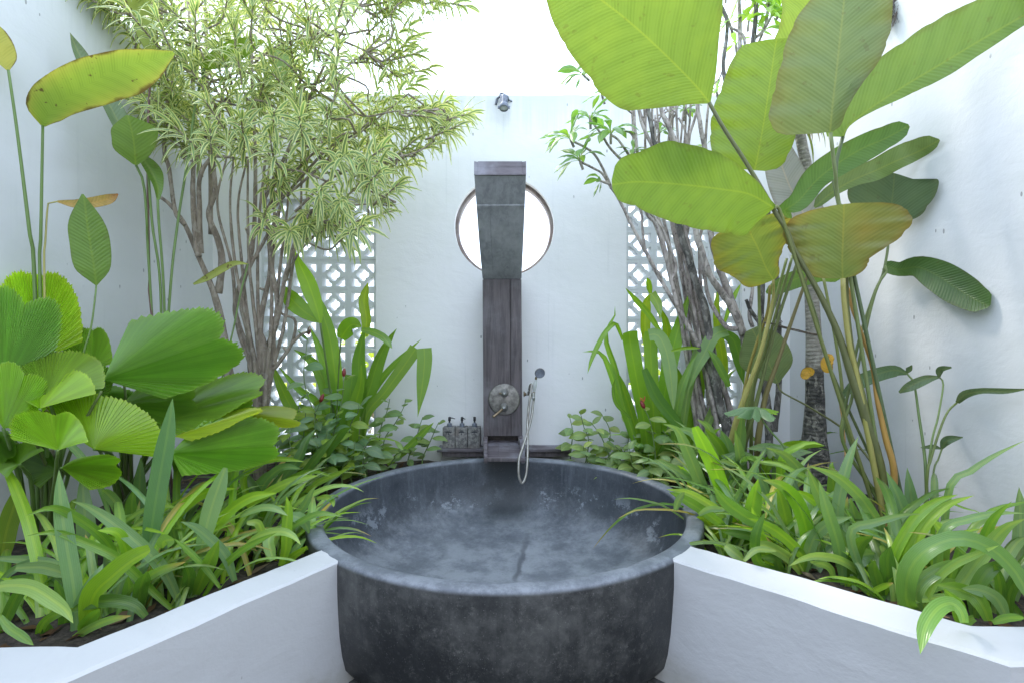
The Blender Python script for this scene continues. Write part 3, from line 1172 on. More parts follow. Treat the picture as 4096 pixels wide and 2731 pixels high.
def slope_box(x0b, x1b, x0f, x1f, yb, yf, zb, zf, th, name, mat, lift=0.0):
    mb = MB()
    vs = []
    for y, z, a, b in ((yb, zb, x0b, x1b), (yf, zf, x0f, x1f)):
        vs += [Vector((a, y, z - th + lift)), Vector((b, y, z - th + lift)), Vector((b, y, z + lift)), Vector((a, y, z + lift))]
    fs = [(k, (k + 1) % 4, 4 + (k + 1) % 4, 4 + k) for k in range(4)] + [(3, 2, 1, 0), (4, 5, 6, 7)]
    mb.add(vs, fs)
    return mb.build(name, mat, colr, smooth=False)


wv = CW1 - CW0
for i in range(3):
    a, b = i / 3 + .002, (i + 1) / 3 - .002
    slope_box(CW0 + .022 + (wv - .044) * a, CW0 + .022 + (wv - .044) * b, fx0 + .020 + (fx1 - fx0 - .04) * a, fx0 + .020 + (fx1 - fx0 - .04) * b,
              COLY + .10, FY + .002, .462, FZ + .004, .012, 'tray_plank', M['wood_x'])
slope_box(CW0 - .004, CW0 + .020, fx0, fx0 + .021, COLY + .05, FY, .492, FZ + .020, .045, 'tray_cheek', M['wood_x'])
slope_box(CW1 - .020, CW1 + .004, fx1 - .021, fx1, COLY + .05, FY, .492, FZ + .020, .045, 'tray_cheek', M['wood_x'])
mb = MB()
box(mb, fx0 - .001, fx1 + .001, FY - .012, FY - .001, FZ - .014, FZ + .006, .002)
mb.build('tray_lip', M['wood'], colr)

# mixer plate with two valves
dx, dz = px('N', 993, 458)
mc = W(dx, dz, COLY, True)
mb = MB()
lathe(mb, [(.0, -.011), (.088, -.011), (.094, -.009), (.0965, -.004), (.0965, .0)], mc + Vector((0, 0, 0)), 64, axis=Vector((0, 1, 0)))
plate = mb.build('mixer_plate', M['metal'], colr)
for (nx_, ny_, lever) in ((994, 378, None), (990, 555, (852, 682))):
    sx_, sy_ = px('N', nx_, ny_)
    kc = W(sx_, sy_, COLY - .011, True)
    mb = MB()
    lathe(mb, [(.026, 0), (.026, -.006), (.020, -.016), (.015, -.030), (.013, -.042), (.0105, -.046), (.0075, -.050), (.006, -.058), (.0, -.060)], kc, 32, axis=Vector((0, 1, 0)))
    kn = mb.build('valve', M['chrome'], colr)
    mb = MB()
    if lever:
        e = W(*px('N', *lever), COLY - .075, True)
        tube(mb, [kc + Vector((-.004, -.034, -.003)), kc.lerp(e, .5) + Vector((0, -.020, 0)), e], [.0075, .0078, .0088], 12)
    else:
        tube(mb, [kc + Vector((0, -.022, 0)), kc + Vector((-.030, -.020, 0))], [.005, .0042], 10)
    mb.build('lever', M['bronze'], kn)

# ------------------------------------------------------------------ hand shower on its bracket
HS = 3.02
def N3(x, y, d):
    return W(*px('N', x, y), d, True)
hs = thing('hand_shower', N3(1360, 440, HS), 'small hand shower with white handle and looped metal hose beside the timber column', 'shower')
mb = MB()
lathe(mb, [(.0, 0), (.017, 0), (.017, .006), (.010, .008), (.010, .016)], N3(1236, 392, COLY + .03), 24, axis=Vector((1, 0, 0)))
mb.build('wall_flange', M['bronze'], hs)
mb = MB()
tube(mb, [N3(1245, 392, COLY + .03), N3(1300, 395, COLY + .02), N3(1356, 405, HS)], .0075, 12)
tube(mb, [N3(1356, 375, HS), N3(1358, 405, HS), N3(1360, 440, HS)], [.010, .011, .010], 12)
lathe(mb, [(.0, -.014), (.010, -.014), (.011, -.01), (.011, .01), (.0, .012)], N3(1359, 438, HS - .004), 20, axis=Vector((0, 1, 0)))
tube(mb, [N3(1300, 375, COLY), N3(1318, 345, COLY - .02), N3(1330, 300, HS)], [.0085, .008, .0065], 10)
mb.build('bracket', M['chrome'], hs)
ha, hb = N3(1368, 362, HS), N3(1390, 205, HS - .03)
mb = MB()
tube(mb, [ha.lerp(hb, t) for t in (0, .12, .35, .6, .85, 1)], [.0065, .0085, .0115, .0118, .0090, .0060], 16)
mb.build('handle', M['porcelain'], hs)
mb = MB()
tube(mb, [hb, N3(1396, 178, HS - .035)], [.0075, .0068], 14)
mb.build('collar', M['bronze'], hs)
mb = MB()
tube(mb, [ha.lerp(hb, -.10), ha], [.0078, .0072], 14)
mb.build('ferrule', M['bronze'], hs)
hc = N3(1440, 127, HS - .045)
axd = Vector((.12, -1, -.22)).normalized()
mb = MB()
lathe(mb, [(.006, -.030), (.014, -.024), (.026, -.008), (.0305, .0), (.0305, .006), (.0285, .008)], hc, 40, axis=axd)
tube(mb, [N3(1396, 182, HS - .035), N3(1412, 158, HS - .030), hc - axd * .024], [.0065, .0065, .009], 12)
head = mb.build('shower_head', M['metal'], hs)
mb = MB()
lathe(mb, [(.0285, .0075), (.027, .0068), (.0, .0075)], hc, 32, axis=axd)
mb.build('spray_plate', M['grey_metal'], head)
hose = [(1364, 455), (1352, 530), (1345, 620), (1312, 780), (1275, 900), (1225, 1060), (1185, 1180), (1172, 1320), (1180, 1430), (1215, 1508), (1258, 1440), (1280, 1300),
        (1288, 1100), (1288, 950), (1284, 800), (1298, 600), (1318, 420), (1335, 300), (1335, 268), (1318, 285), (1308, 335)]
dd = [HS, HS - .02, HS - .04, HS - .08, HS - .12, HS - .17, HS - .20, HS - .22, HS - .23, HS - .23, HS - .22, HS - .20, HS - .17, HS - .13, HS - .09, HS - .07, HS - .06, HS - .045, HS - .04, HS - .03, HS - .01]
mb = MB()
tube(mb, [N3(x, y, d) for (x, y), d in zip(hose, dd)], .0072, 10, n=150)
mb.build('hose', mat_metal('hose metal', (.42, .40, .37), (.30, .28, .25), .38, .8), hs)

# ------------------------------------------------------------------ shelf behind the bath
SHZ = .392
x0, x1 = Nx(150) * 3.165, Nx(1835) * 3.165
sh = thing('wooden_shelf', ((x0 + x1) / 2, 3.2, SHZ), 'narrow dark wooden shelf behind the bath rim on both sides of the column', 'shelf')
for a, b, c_, e_ in ((x0, CW0 - .006, x0 + .03, CW0 - .01), (CW1 + .006, x1, CW1 + .01, x1 - .004)):
    mb = MB()
    box(mb, a, b, 3.165, WALL_Y - .003, SHZ - .020, SHZ, .002)
    mb.build('board', M['wood_x'], sh)
    mb = MB()
    box(mb, c_, e_, 3.178, WALL_Y - .004, SHZ - .05, SHZ - .021, 0)
    mb.build('batten', M['wood'], sh, smooth=False)

# ------------------------------------------------------------------ three soap dispensers
disp = []
DLAB = ['stone soap dispenser on the shelf, spout turned sideways, outermost of the three', 'stone soap dispenser standing between the two others on the shelf', 'stone soap dispenser next to the timber column, spout facing forward']
for i, (xa, xb, rot) in enumerate(((217, 376, 12), (377, 534, 52), (537, 693, 86))):
    y = 3.185
    ax_, bx_ = Nx(xa) * y, Nx(xb) * y
    w = bx_ - ax_ - .002
    cx_ = (ax_ + bx_) / 2
    hgt = .132
    dv = .010 * i
    yc = y + w / 2 + .004
    d = thing('soap_dispenser', (cx_, yc, SHZ), DLAB[i], 'soap dispenser', 'soap dispensers in a row on the shelf')
    mb = MB()
    box(mb, cx_ - w / 2, cx_ + w / 2, yc - w / 2, yc + w / 2, SHZ, SHZ + hgt, .003)
    mb.build('bottle', M['dispenser'], d)
    mb = MB()
    lathe(mb, [(.0, 0), (.0165, 0), (.0165, .003), (.0155, .017), (.0150, .020), (.007, .021), (.007, .028)], (cx_, yc, SHZ + hgt), 24)
    mb.build('collar', M['grey_metal'], d)
    mb = MB()
    lathe(mb, [(.0055, .026), (.0055, .036), (.0088, .038), (.0082, .062), (.0, .063)], (cx_, yc, SHZ + hgt), 20)
    a = radians(rot)
    e = Vector((cos(a), -sin(a), 0))
    o = Vector((cx_, yc, SHZ + hgt + .055))
    tube(mb, [o, o + e * .018 + Vector((0, 0, .001)), o + e * .038 + Vector((0, 0, -.004))], [.0045, .0035, .0022], 8)
    mb.build('pump', M['dark'], d)
    mb = MB()
    er = w * .24
    ez = SHZ + hgt * .74
    fyy = yc - w / 2 - .0006
    top = []
    for k in range(13):
        th = pi * k / 12
        top.append(Vector((cx_ + er * cos(th), fyy, ez + er * .62 * sin(th) * (1 + .05 * sin(k * 2.7)))))
    n = len(top)
    mb.add(top + [Vector((cx_, fyy, ez + .003))], [(k, n, k + 1) for k in range(n - 1)])
    mb.add([Vector((cx_ - .0022, fyy, ez + .003)), Vector((cx_ + .0022, fyy, ez + .003)), Vector((cx_ + .0016, fyy, ez - .010)), Vector((cx_ - .0016, fyy, ez - .010))], [(3, 2, 1, 0)])
    mb.add([Vector((cx_ - .008, fyy, ez - .0115)), Vector((cx_ + .008, fyy, ez - .0115)), Vector((cx_, fyy, ez - .008))], [(0, 1, 2)])
    tube(mb, [Vector((cx_ + er * 1.22 * cos(pi * k / 12), fyy, ez - .002 + er * 1.0 * sin(pi * k / 12))) for k in range(1, 12)], .0006, 4, cap=False)
    mb.build('emblem', M['emblem'], d, smooth=False)

# ------------------------------------------------------------------ spot lamp on the wall top
la = W(2016, 388, 3.20, True)
lax = Vector((0, -.36, -.933)).normalized()
sp = thing('spot_lamp', la, 'small grey outdoor spotlight clipped to the top of the back wall', 'spotlight')
mb = MB()
lathe(mb, [(.0, -.012), (.010, -.012), (.019, -.004), (.0215, .004), (.0225, .06), (.0285, .075), (.0285, .098), (.0265, .100), (.0255, .094)], la, 40, axis=lax)
body = mb.build('housing', M['grey_metal'], sp)
mb = MB()
lathe(mb, [(.0258, .093), (.015, .096), (.0, .097)], la, 32, axis=lax)
mb.build('lens', M['lens'], sp)
mb = MB()
for k in range(12):
    a = 2 * pi * k / 12
    X = lax.orthogonal().normalized()
    Y = lax.cross(X)
    r = (X * cos(a) + Y * sin(a)) * .0225
    tube(mb, [la + lax * .006 + r, la + lax * .058 + r * 1.04], .0018, 4)
for s in (-1, 1):
    box(mb, la.x + s * .033 - .006, la.x + s * .033 + .006, (la + lax * .088).y - .008, (la + lax * .088).y + .008, (la + lax * .088).z - .008, (la + lax * .088).z + .006, .002)
mb.build('cooling_rib', M['grey_metal'], body)
mb = MB()
tube(mb, [la + Vector((0, .02, .012)), la + Vector((-.015, .06, .035)), la + Vector((-.045, .09, .03)), la + Vector((-.055, .10, -.005))], .008, 8)
tube(mb, [la + Vector((.0, .015, .01)), la + Vector((.02, .05, .03)), la + Vector((.03, .08, .02)), la + Vector((.05, .10, .018))], .005, 7)
tube(mb, [la + Vector((-.012, .02, .0)), la + Vector((-.028, .05, .046)), la + Vector((.01, .07, .044)), la + Vector((.028, .09, .012))], .006, 7)
mb.build('cable', M['grey_metal'], sp)

# ------------------------------------------------------------------ straw eave that hangs over the side wall
th = thing('straw_eave', W(3590, 20, 2.45, True), 'ragged dry straw eave hanging over the top of the side wall', 'thatch')
mb = MB()
for k in range(170):
    t = rnd.random()
    x, y = 3555 + 75 * t + rnd.uniform(-18, 18), -25 + rnd.uniform(-15, 15)
    L = rnd.uniform(60, 190) * (1.0 - .35 * t)
    a = W(x + 30, y - 10, 2.46 + rnd.uniform(-.05, .05), True)
    b = W(x - .30 * L, y + L, 2.42 + rnd.uniform(-.06, .04), True)
    m = a.lerp(b, .5) + Vector((rnd.uniform(-.01, .01), 0, .012))
    tube(mb, [a, m, b], [.0028, .0022, .0007], 4, n=4, cap=False)
o = mb.build('straw', M['straw'], th)
o['kind'] = 'stuff'
mb = MB()
tube(mb, [W(3625, 70, 2.36, True), W(3640, 20, 2.36, True), W(3672, -30, 2.33, True), W(3720, -70, 2.3, True)], [.006, .02, .03, .035], 10)
mb.build('eave_edge', M['dark'], th)

# ------------------------------------------------------------------ low garden floodlight on the soil
fl = W(757, 1968, 2.42)
fl.z = SOIL + .02
g_ = thing('garden_floodlight', fl, 'small grey ground floodlight half hidden among the leaves by the side wall', 'floodlight')
mb = MB()
box(mb, fl.x - .045, fl.x + .045, fl.y - .02, fl.y + .03, fl.z, fl.z + .055, .006)
mb.build('housing', M['grey_metal'], g_)
mb = MB()
box(mb, fl.x - .038, fl.x + .038, fl.y - .0225, fl.y - .0195, fl.z + .007, fl.z + .048, 0)
mb.build('lens', M['lens'], g_)
mb = MB()
tube(mb, [fl + Vector((.04, .02, .03)), fl + Vector((.08, .04, .09)), fl + Vector((.11, .05, .10)), fl + Vector((.12, .06, -.02))], .005, 6)
mb.build('cable', M['porcelain'], g_)
# ------------------------------------------------------------------ colours of living things
MID, DEEP, BRIGHT, BLUE = (.115, .23, .030), (.07, .155, .025), (.17, .31, .025), (.125, .225, .085)
YEL, OLIVE, PALE, GREY = (.30, .33, .035), (.16, .17, .03), (.19, .31, .075), (.13, .225, .075)
STEMG, STEMY, STEMO, STEMB = (.13, .21, .05), (.36, .33, .10), (.42, .24, .06), (.12, .09, .05)


# ------------------------------------------------------------------ fan palms
def fan_leaf(parent, hub, A, B1, B2, d, dA=0.0, dB1=0.0, dB2=0.0, col=MID, span=96, cup=.10, wave=.018, n=44, crop='E', name='leaf', notch=True):
    """a round pleated leaf: hub and the vectors to the far edge (A) and to either side (B1, B2) in photograph pixels; dA.. how much farther those lie"""
    hx, hy = px(crop, *hub)
    k = CROP[crop][2]
    A, B1, B2 = [(v_[0] * 1.07, v_[1] * 1.07) for v_ in (A, B1, B2)]
    h = W(hx, hy, d)
    vA = W(hx + A[0] / k, hy + A[1] / k, d + dA) - h
    v1 = W(hx + B1[0] / k, hy + B1[1] / k, d + dB1) - h
    v2 = W(hx + B2[0] / k, hy + B2[1] / k, d + dB2) - h
    nrm = v1.cross(vA)
    if nrm.length < 1e-6:
        nrm = Vector((0, -1, 0))
    nrm.normalize()
    if nrm.dot(CAM - h) < 0:
        nrm = -nrm
    R = vA.length
    ph = rnd.uniform(0, 6)
    rows = 13
    vs, uv, um, cs = [], [], [], []
    cols = 2 * n + 1
    for j in range(rows + 1):
        r = j / rows
        for i in range(cols):
            s = i / (cols - 1) * 2 - 1
            th = radians(span) * s
            side = v1 if s > 0 else v2
            edge = 1.0
            if j == rows:
                edge = (1.0 if i % 2 else .972) * (1 + .010 * sin(i * 5.1 + ph))
            q = vA * (cos(th) * r * edge) + side * (abs(sin(th)) * r * edge)
            amp = .0125 * (1 if i % 2 else -1) * r * R * (1.25 if j < rows else .8)
            z = -cup * R * r * r + wave * R * r * r * sin(3 * th + ph) + .5 * wave * R * r * sin(7 * th + 2 * ph) * r
            vs.append(h + q + nrm * (amp + z))
            uv.append((i / (cols - 1), r))
            um.append((s * r * R, r * R))
            f = .20 * noise.noise(Vector((i * .22, r * 1.5, ph))) + .16 * noise.noise(Vector((i * 1.3, r, ph)))
            e = max(0, r - .9) * 2
            cs.append((1.9 * col[0] * (1 + f + e), 1.58 * col[1] * (1 + f + e * .4), 1.4 * col[2] * (1 + f)))
    fs = []
    for j in range(rows):
        for i in range(cols - 1):
            fs.append((j * cols + i, j * cols + i + 1, (j + 1) * cols + i + 1, (j + 1) * cols + i))
    mb = MB()
    mb.add(vs, fs, uv, um, cs)
    o = mb.build(name, M['fan'], parent, smooth=False)
    return o, h


def fan_stalk(parent, hub, base, bend=.06, col=STEMG):
    mb = MB()
    m = hub.lerp(base, .45) + Vector((rnd.uniform(-.02, .02), rnd.uniform(-.02, .05), bend))
    tube(mb, [hub, hub.lerp(m, .5) + Vector((0, .0, .012)), m, base], [.0045, .006, .007, .010], 7, col=vary(col))
    return mb.build('stalk', M['stem'], parent)


PALM1 = W(175, 2225, ground_depth(2225))
PALM2 = W(500, 2081, ground_depth(2081))
palm1 = thing('fan_palm', PALM1, 'fan palm with overlapping bright pleated leaves, nearest the frame edge by the side wall', 'palm')
palm2 = thing('fan_palm', PALM2, 'fan palm holding a huge glossy pleated leaf in front of the brown stems', 'palm')
for pl, base, top in ((palm1, PALM1, W(*px('J', 290, 180), PALM1.y + .02)), (palm2, PALM2, W(*px('J', 1080, 200), PALM2.y))):
    mb = MB()
    b0 = Vector((base.x, base.y, SOIL - .03))
    tube(mb, [b0, b0.lerp(Vector((b0.x + .01, b0.y, b0.z + .35)), .6), b0 + Vector((.012, 0, .42))], [.032, .026, .020], 12, n=14, lump=.25)
    mb.build('trunk', M['bark'], pl)

LEAVES1 = [
    ((420, 1130), (150, -240), (240, -60), (-150, -150), 1.85, .10, .08, 0, (.07, .155, .022), .06),
    ((150, 1160), (-60, -220), (200, -120), (-220, -60), 1.75, .10, .08, 0, (.09, .185, .022), .06),
    ((120, 1500), (-130, -90), (120, -110), (-100, 60), 1.62, .05, .05, -.05, (.085, .18, .022), .08),  # hub, A, B1 (right), B2 (left), distance, dA, dB1, dB2, colour, cup
    ((580, 910), (-5, -252), (112, -80), (-185, -80), 2.02, .10, .05, .02, MID, .05),
    ((215, 860), (0, -518), (285, -180), (-262, -180), 1.92, .03, .10, -.03, (.19, .32, .035), .08),  # leaf colour raised to make up for the little light it gets
    ((20, 1010), (140, -480), (330, -225), (-200, -330), 1.76, .02, .10, -.10, (.11, .22, .07), .12),
    ((-70, 1310), (100, 130), (110, -20), (-40, 90), 1.70, -.1, 0, 0, DEEP, .05),
    ((300, 1065), (60, -272), (335, -85), (-300, -95), 1.72, .16, .10, .0, (.11, .20, .03), .05),
    ((250, 1150), (0, -205), (320, -130), (-280, -170), 1.66, .16, .08, 0, (.15, .27, .02), .02),
    ((20, 1275), (155, -330), (270, -80), (-100, -250), 1.58, .10, .12, -.05, (.12, .235, .02), .16),
    ((365, 1545), (-200, -170), (-60, -160), (-130, 60), 1.72, .05, .08, 0, DEEP, .1),
    ((365, 1412), (-40, -228), (152, -95), (-310, -110), 1.52, .14, .03, -.02, (.13, .25, .02), .06),
    ((385, 1520), (280, -45), (120, -95), (150, 95), 1.62, -.05, .04, -.05, (.10, .20, .02), .14),
]
for i, (hub, A, B1, B2, d, dA, d1, d2, col, cup) in enumerate(LEAVES1):
    o, h = fan_leaf(palm1, hub, A, B1, B2, d, dA, d1, d2, vary(col, .08), cup=cup)
    fan_stalk(palm1, h, PALM1 + Vector((rnd.uniform(-.03, .03), rnd.uniform(-.03, .03), rnd.uniform(.02, .10))))
LEAVES2 = [
    ((760, 1130), (420, -40), (150, -140), (150, 100), 2.02, .05, .2, -.05, (.08, .17, .022), .05),
    ((1120, 1250), (420, -140), (120, -170), (130, 90), 2.10, .05, .2, -.08, (.09, .19, .025), .06),
    ((545, 1060), (390, 60), (110, -75), (60, 120), 2.10, -.05, .1, 0, DEEP, .05),
    ((955, 1245), (610, -215), (290, -255), (160, 20), 2.02, .12, .34, -.16, (.095, .19, .025), .05),
    ((1480, 1195), (335, -5), (150, -75), (170, 62), 2.20, .02, .22, -.12, (.16, .22, .02), .06),
    ((650, 968), (690, -245), (205, -375), (430, 78), 1.92, .06, .16, -.06, (.085, .185, .035), .03),
    ((590, 1405), (0, -335), (412, 5), (-320, -235), 1.72, .12, -.02, .05, (.15, .27, .018), .10),
    ((1090, 1325), (490, -165), (170, -90), (160, -10), 1.86, .05, .20, -.08, (.20, .28, .03), .02),
    ((1070, 1432), (610, -60), (240, -230), (130, 122), 1.78, .02, .14, -.10, (.095, .20, .03), .04),
    ((1065, 1440), (150, 60), (120, -20), (40, 110), 1.95, .1, .05, .08, DEEP, .04),
]
for i, (hub, A, B1, B2, d, dA, d1, d2, col, cup) in enumerate(LEAVES2):
    o, h = fan_leaf(palm2, hub, A, B1, B2, d, dA, d1, d2, vary(col, .08), cup=cup, wave=.02)
    fan_stalk(palm2, h, PALM2 + Vector((rnd.uniform(-.03, .03), rnd.uniform(-.03, .03), rnd.uniform(.02, .12))))
for pl, base, k in ((palm1, PALM1, 6), (palm2, PALM2, 7)):
    for i in range(k):   # older stalks whose leaves hide among the others
        a = rnd.uniform(0, 2 * pi)
        fan_stalk(pl, base + Vector((cos(a) * rnd.uniform(.1, .3) + (.08 if pl is palm2 else 0.03), -abs(sin(a)) * rnd.uniform(.0, .22), rnd.uniform(.45, .62))),
                  base + Vector((rnd.uniform(-.03, .03), rnd.uniform(-.03, .03), rnd.uniform(.0, .05))), .02, (.11, .15, .045))

# ------------------------------------------------------------------ tall paddle-leaved plants by the left wall
HB1 = W(185, 2150, 1.93)
HB1.z = SOIL
h1 = thing('heliconia', HB1, 'tall thin-stalked plant with yellowing spotted paddle leaves against the side wall', 'heliconia')
leaf_at(h1, 'A', [(50, 445), (15, 350), (-30, 240), (-70, 110)], [8, 75, 95, 80, 0], [6, 60, 70, 60, 0], [1.86, 1.84], M['yellowing'], (.36, .36, .05), roll=20, fold=.2, ripple=.05, na=18, ns=7, blunt=False)
leaf_at(h1, 'A', [(270, 792), (300, 722), (370, 648), (500, 562), (650, 478), (800, 412), (950, 375), (1092, 335)], [12, 105, 135, 138, 122, 88, 58, 12], [10, 60, 85, 118, 145, 150, 100, 8],
        [1.90, 1.84, 1.80, 1.82], M['yellowing'], (.22, .33, .035), fold=.10, ripple=.03, na=30, ns=9, edgecol=(.36, .36, .05), roll=[0, 15, 10, -10], blunt=False)
leaf_at(h1, 'A', [(360, 1265), (480, 1284), (590, 1272), (690, 1245), (740, 1218)], [6, 30, 34, 28, 4], [6, 22, 30, 30, 4], [1.95, 2.0], M['dry'], (.34, .25, .09), ripple=.25, fold=.3, na=18, tipcol=(.16, .07, .03), blunt=False)
leaf_at(h1, 'E', [(604, 378), (592, 280), (566, 120), (545, -20), (525, -192)], [6, 92, 98, 86, 10], [6, 78, 100, 84, 0], [1.98, 1.95], M['calathea'], (.115, .23, .025), fold=.08, na=20, ns=7, roll=[10, -8], blunt=False)
for c, pts, d0, r, col in (('A', [(52, 440), (110, 850), (190, 1500), (215, 1740)], 1.86, [.0045, .007, .009], STEMG), ('A', [(268, 790), (262, 1100), (255, 1500), (250, 1750)], 1.90, [.0045, .006, .0075], STEMG),
                           ('A', [(365, 1264), (322, 1268), (300, 1290), (286, 1500), (278, 1750)], 1.95, [.003, .0045, .006], STEMY), ('E', [(604, 380), (597, 450), (568, 655), (500, 900)], 1.98, [.003, .004, .005], STEMG)):
    stem_at(h1, c, pts, [d0, HB1.y], r, M['stem'], col, name='stalk', end=HB1 + Vector((rnd.uniform(-.03, .03), 0, 0)))

HB2 = W(655, 2035, 2.32)
HB2.z = SOIL
h2 = thing('heliconia', HB2, 'tall bare-stalked plant with long pointed leaves between the fan palm and the variegated tree', 'heliconia')
leaf_at(h2, 'A', [(888, 990), (860, 950), (760, 800), (680, 650), (560, 460), (480, 310), (438, 205)], [8, 40, 52, 50, 44, 30, 0], None, [2.25, 2.2, 2.1], M['calathea'], (.16, .25, .11), fold=.5, roll=30, na=22, blunt=False)
leaf_at(h2, 'A', [(850, 1036), (846, 950), (830, 840), (800, 724)], [10, 100, 108, 95, 10], [10, 80, 118, 130, 10], [2.2, 2.15], M['calathea'], (.13, .25, .025), fold=.1, na=16, ns=7, blunt=False)
leaf_at(h2, 'A', [(872, 968), (935, 1050), (985, 1160), (990, 1255)], [6, 36, 45, 26, 8], [6, 34, 38, 30, 8], [2.3, 2.28], M['calathea'], MID, fold=.6, roll=-20, na=16, blunt=False)
leaf_at(h2, 'A', [(945, 345), (930, 250), (890, 100), (850, -70), (830, -200)], [10, 55, 62, 58, 30], None, [2.4, 2.35], M['yellowing'], (.24, .31, .05), fold=.1, na=18, blunt=False)
leaf_at(h2, 'A', [(1282, 432), (1400, 372), (1520, 305), (1655, 262)], [30, 62, 66, 50, 8], [10, 40, 50, 40, 8], [2.55, 2.5], M['calathea'], (.15, .29, .025), fold=.1, na=16, blunt=False)
leaf_at(h2, 'B', [(225, 570), (210, 420), (192, 250)], [10, 65, 60, 10], None, [2.75, 2.75], M['calathea'], (.14, .26, .06), fold=.15, blunt=False)
leaf_at(h2, 'F', [(140, 245), (60, 238), (-20, 275), (-120, 335), (-198, 372)], [4, 18, 24, 20, 6], [4, 14, 20, 18, 6], [2.45, 2.4], M['yellowing'], (.30, .36, .08), fold=.3, na=14, blunt=False)
for c, pts, d0, r, col in (('A', [(875, 975), (912, 900), (912, 520), (918, 980), (925, 1411)], 2.25, .0055, STEMG), ('A', [(945, 345), (940, 520), (925, 900), (930, 1411), (938, 1750), (945, 1920)], 2.4, .005, (.14, .07, .06)),
                           ('A', [(930, 1090), (955, 1411), (1010, 1900)], 2.28, .0055, STEMG), ('A', [(988, 1250), (997, 1411), (1030, 1900)], 2.28, .0055, STEMG),
                           ('A', [(1282, 432), (1225, 660), (1185, 960), (1113, 1411), (1062, 1900)], [2.5, 2.35], .0058, STEMG), ('F', [(145, 245), (100, 420), (30, 750), (-80, 1150)], [2.5, 2.4], .004, STEMG)):
    if c == 'A' and pts[0] == (875, 975):
        pts = [(852, 1036), (900, 1150), (922, 1411), (930, 1600)]
    stem_at(h2, c, pts, d0 if isinstance(d0, list) else [d0, HB2.y], r, M['stem'], col, name='stalk', end=HB2 + Vector((rnd.uniform(-.06, .06), 0, 0)))

# ------------------------------------------------------------------ the variegated tree
VT = W(*px('F', 210, 1330), 2.86)
VT.z = SOIL
vtree = thing('variegated_tree', VT, 'many-stemmed small tree with a dense crown of drooping yellow-edged leaves', 'tree')


def a3(pts, d):
    ds = d if isinstance(d, list) else [d]
    return [W(*px('A', *p), interp(ds, i / (len(pts) - 1))) for i, p in enumerate(pts)]


def fA(pts):
    return [(x + 1411, y + 1411) for x, y in pts]


nodes = []       # places along the stems from which twigs may spring
TRUNKS = [
    ([(1520, 2750), (1480, 2560), (1430, 2320), (1395, 2060), (1345, 1850), (1245, 1610), (1160, 1411), (1070, 1290), (1010, 1240)], [2.85, 2.72], [.040, .038, .030, .018, .012]),
    ([(1245, 1610), (1215, 1350), (1210, 1130), (1225, 980), (1290, 860), (1330, 640)], [2.74, 2.7], [.022, .018, .012, .006]),
    ([(1260, 1590), (1250, 1300), (1265, 1080), (1420, 880), (1560, 720), (1640, 640)], [2.76, 2.6], [.020, .016, .010, .005]),
    ([(1160, 1411), (1100, 1330), (1060, 1060), (1030, 930), (1050, 600), (1030, 300), (1010, 0), (1000, -150)], [2.72, 2.6], [.016, .013, .009, .005]),
    ([(1370, 1840), (1392, 1650), (1372, 1520), (1310, 1350), (1350, 1200), (1340, 980), (1380, 700), (1420, 430)], [2.80, 2.7], [.026, .022, .015, .008, .005]),
    (fA([(215, 1330), (205, 1120), (165, 900), (150, 700), (105, 500), (130, 320), (230, 130), (300, 0), (360, -150)]), [2.88, 2.66], [.045, .034, .020, .014, .007]),
    (fA([(215, 1330), (218, 1110), (250, 950), (240, 740), (210, 630), (250, 460), (300, 200), (310, -100), (300, -300)]), [2.88, 2.74], [.045, .034, .022, .014, .007]),
    (fA([(225, 1250), (255, 1010), (335, 870), (420, 740), (440, 600), (360, 560), (330, 500)]), [2.88, 2.8], [.034, .028, .020, .012, .008]),
    (fA([(420, 740), (475, 690), (520, 670)]), [2.8, 2.8], [.014, .008]),
    (fA([(310, 880), (300, 700), (330, 500), (290, 250), (285, 60), (240, -150), (250, -420)]), [2.86, 2.62], [.024, .019, .013, .007]),
    (fA([(270, 760), (330, 590), (380, 320), (450, 80), (540, -80), (690, -250)]), [2.87, 2.5], [.020, .016, .011, .006]),
    (fA([(172, 930), (150, 800), (95, 660), (66, 540), (80, 420), (150, 240), (180, 60), (190, -160), (190, -420), (180, -700), (170, -1000), (165, -1411)]), [2.85, 2.75], [.020, .017, .012, .007]),
    (fA([(330, 500), (420, 250), (520, 110), (640, 20), (760, -30)]), [2.8, 2.45], [.011, .008, .004]),
    (fA([(180, 60), (330, -210), (470, -370), (660, -540)]), [2.8, 2.5], [.013, .010, .005]),
    (fA([(300, -100), (480, -300), (650, -480), (800, -560), (900, -640)]), [2.74, 2.35], [.011, .009, .005]),
    (fA([(165, -1000), (330, -1120), (520, -1180), (740, -1190)]), [2.75, 2.45], [.008, .006, .004]),
    (fA([(240, -150), (420, -520), (560, -860), (700, -1150), (860, -1400), (980, -1560)]), [2.62, 2.4], [.014, .011, .008, .005]),
    (fA([(190, -420), (60, -640), (-60, -860), (-200, -1180), (-420, -1380)]), [2.75, 2.5], [.010, .007, .004]),
    (fA([(-90, 1411 - 1411 + 60), (-90, -400), (-110, -800), (-120, -1300), (-130, -1600)]), [2.9, 2.9], [.016, .015, .012]),
    (fA([(-150, -300), (-190, -700), (-215, -1150), (-240, -1600)]), [2.95, 2.95], [.016, .014, .012]),
]
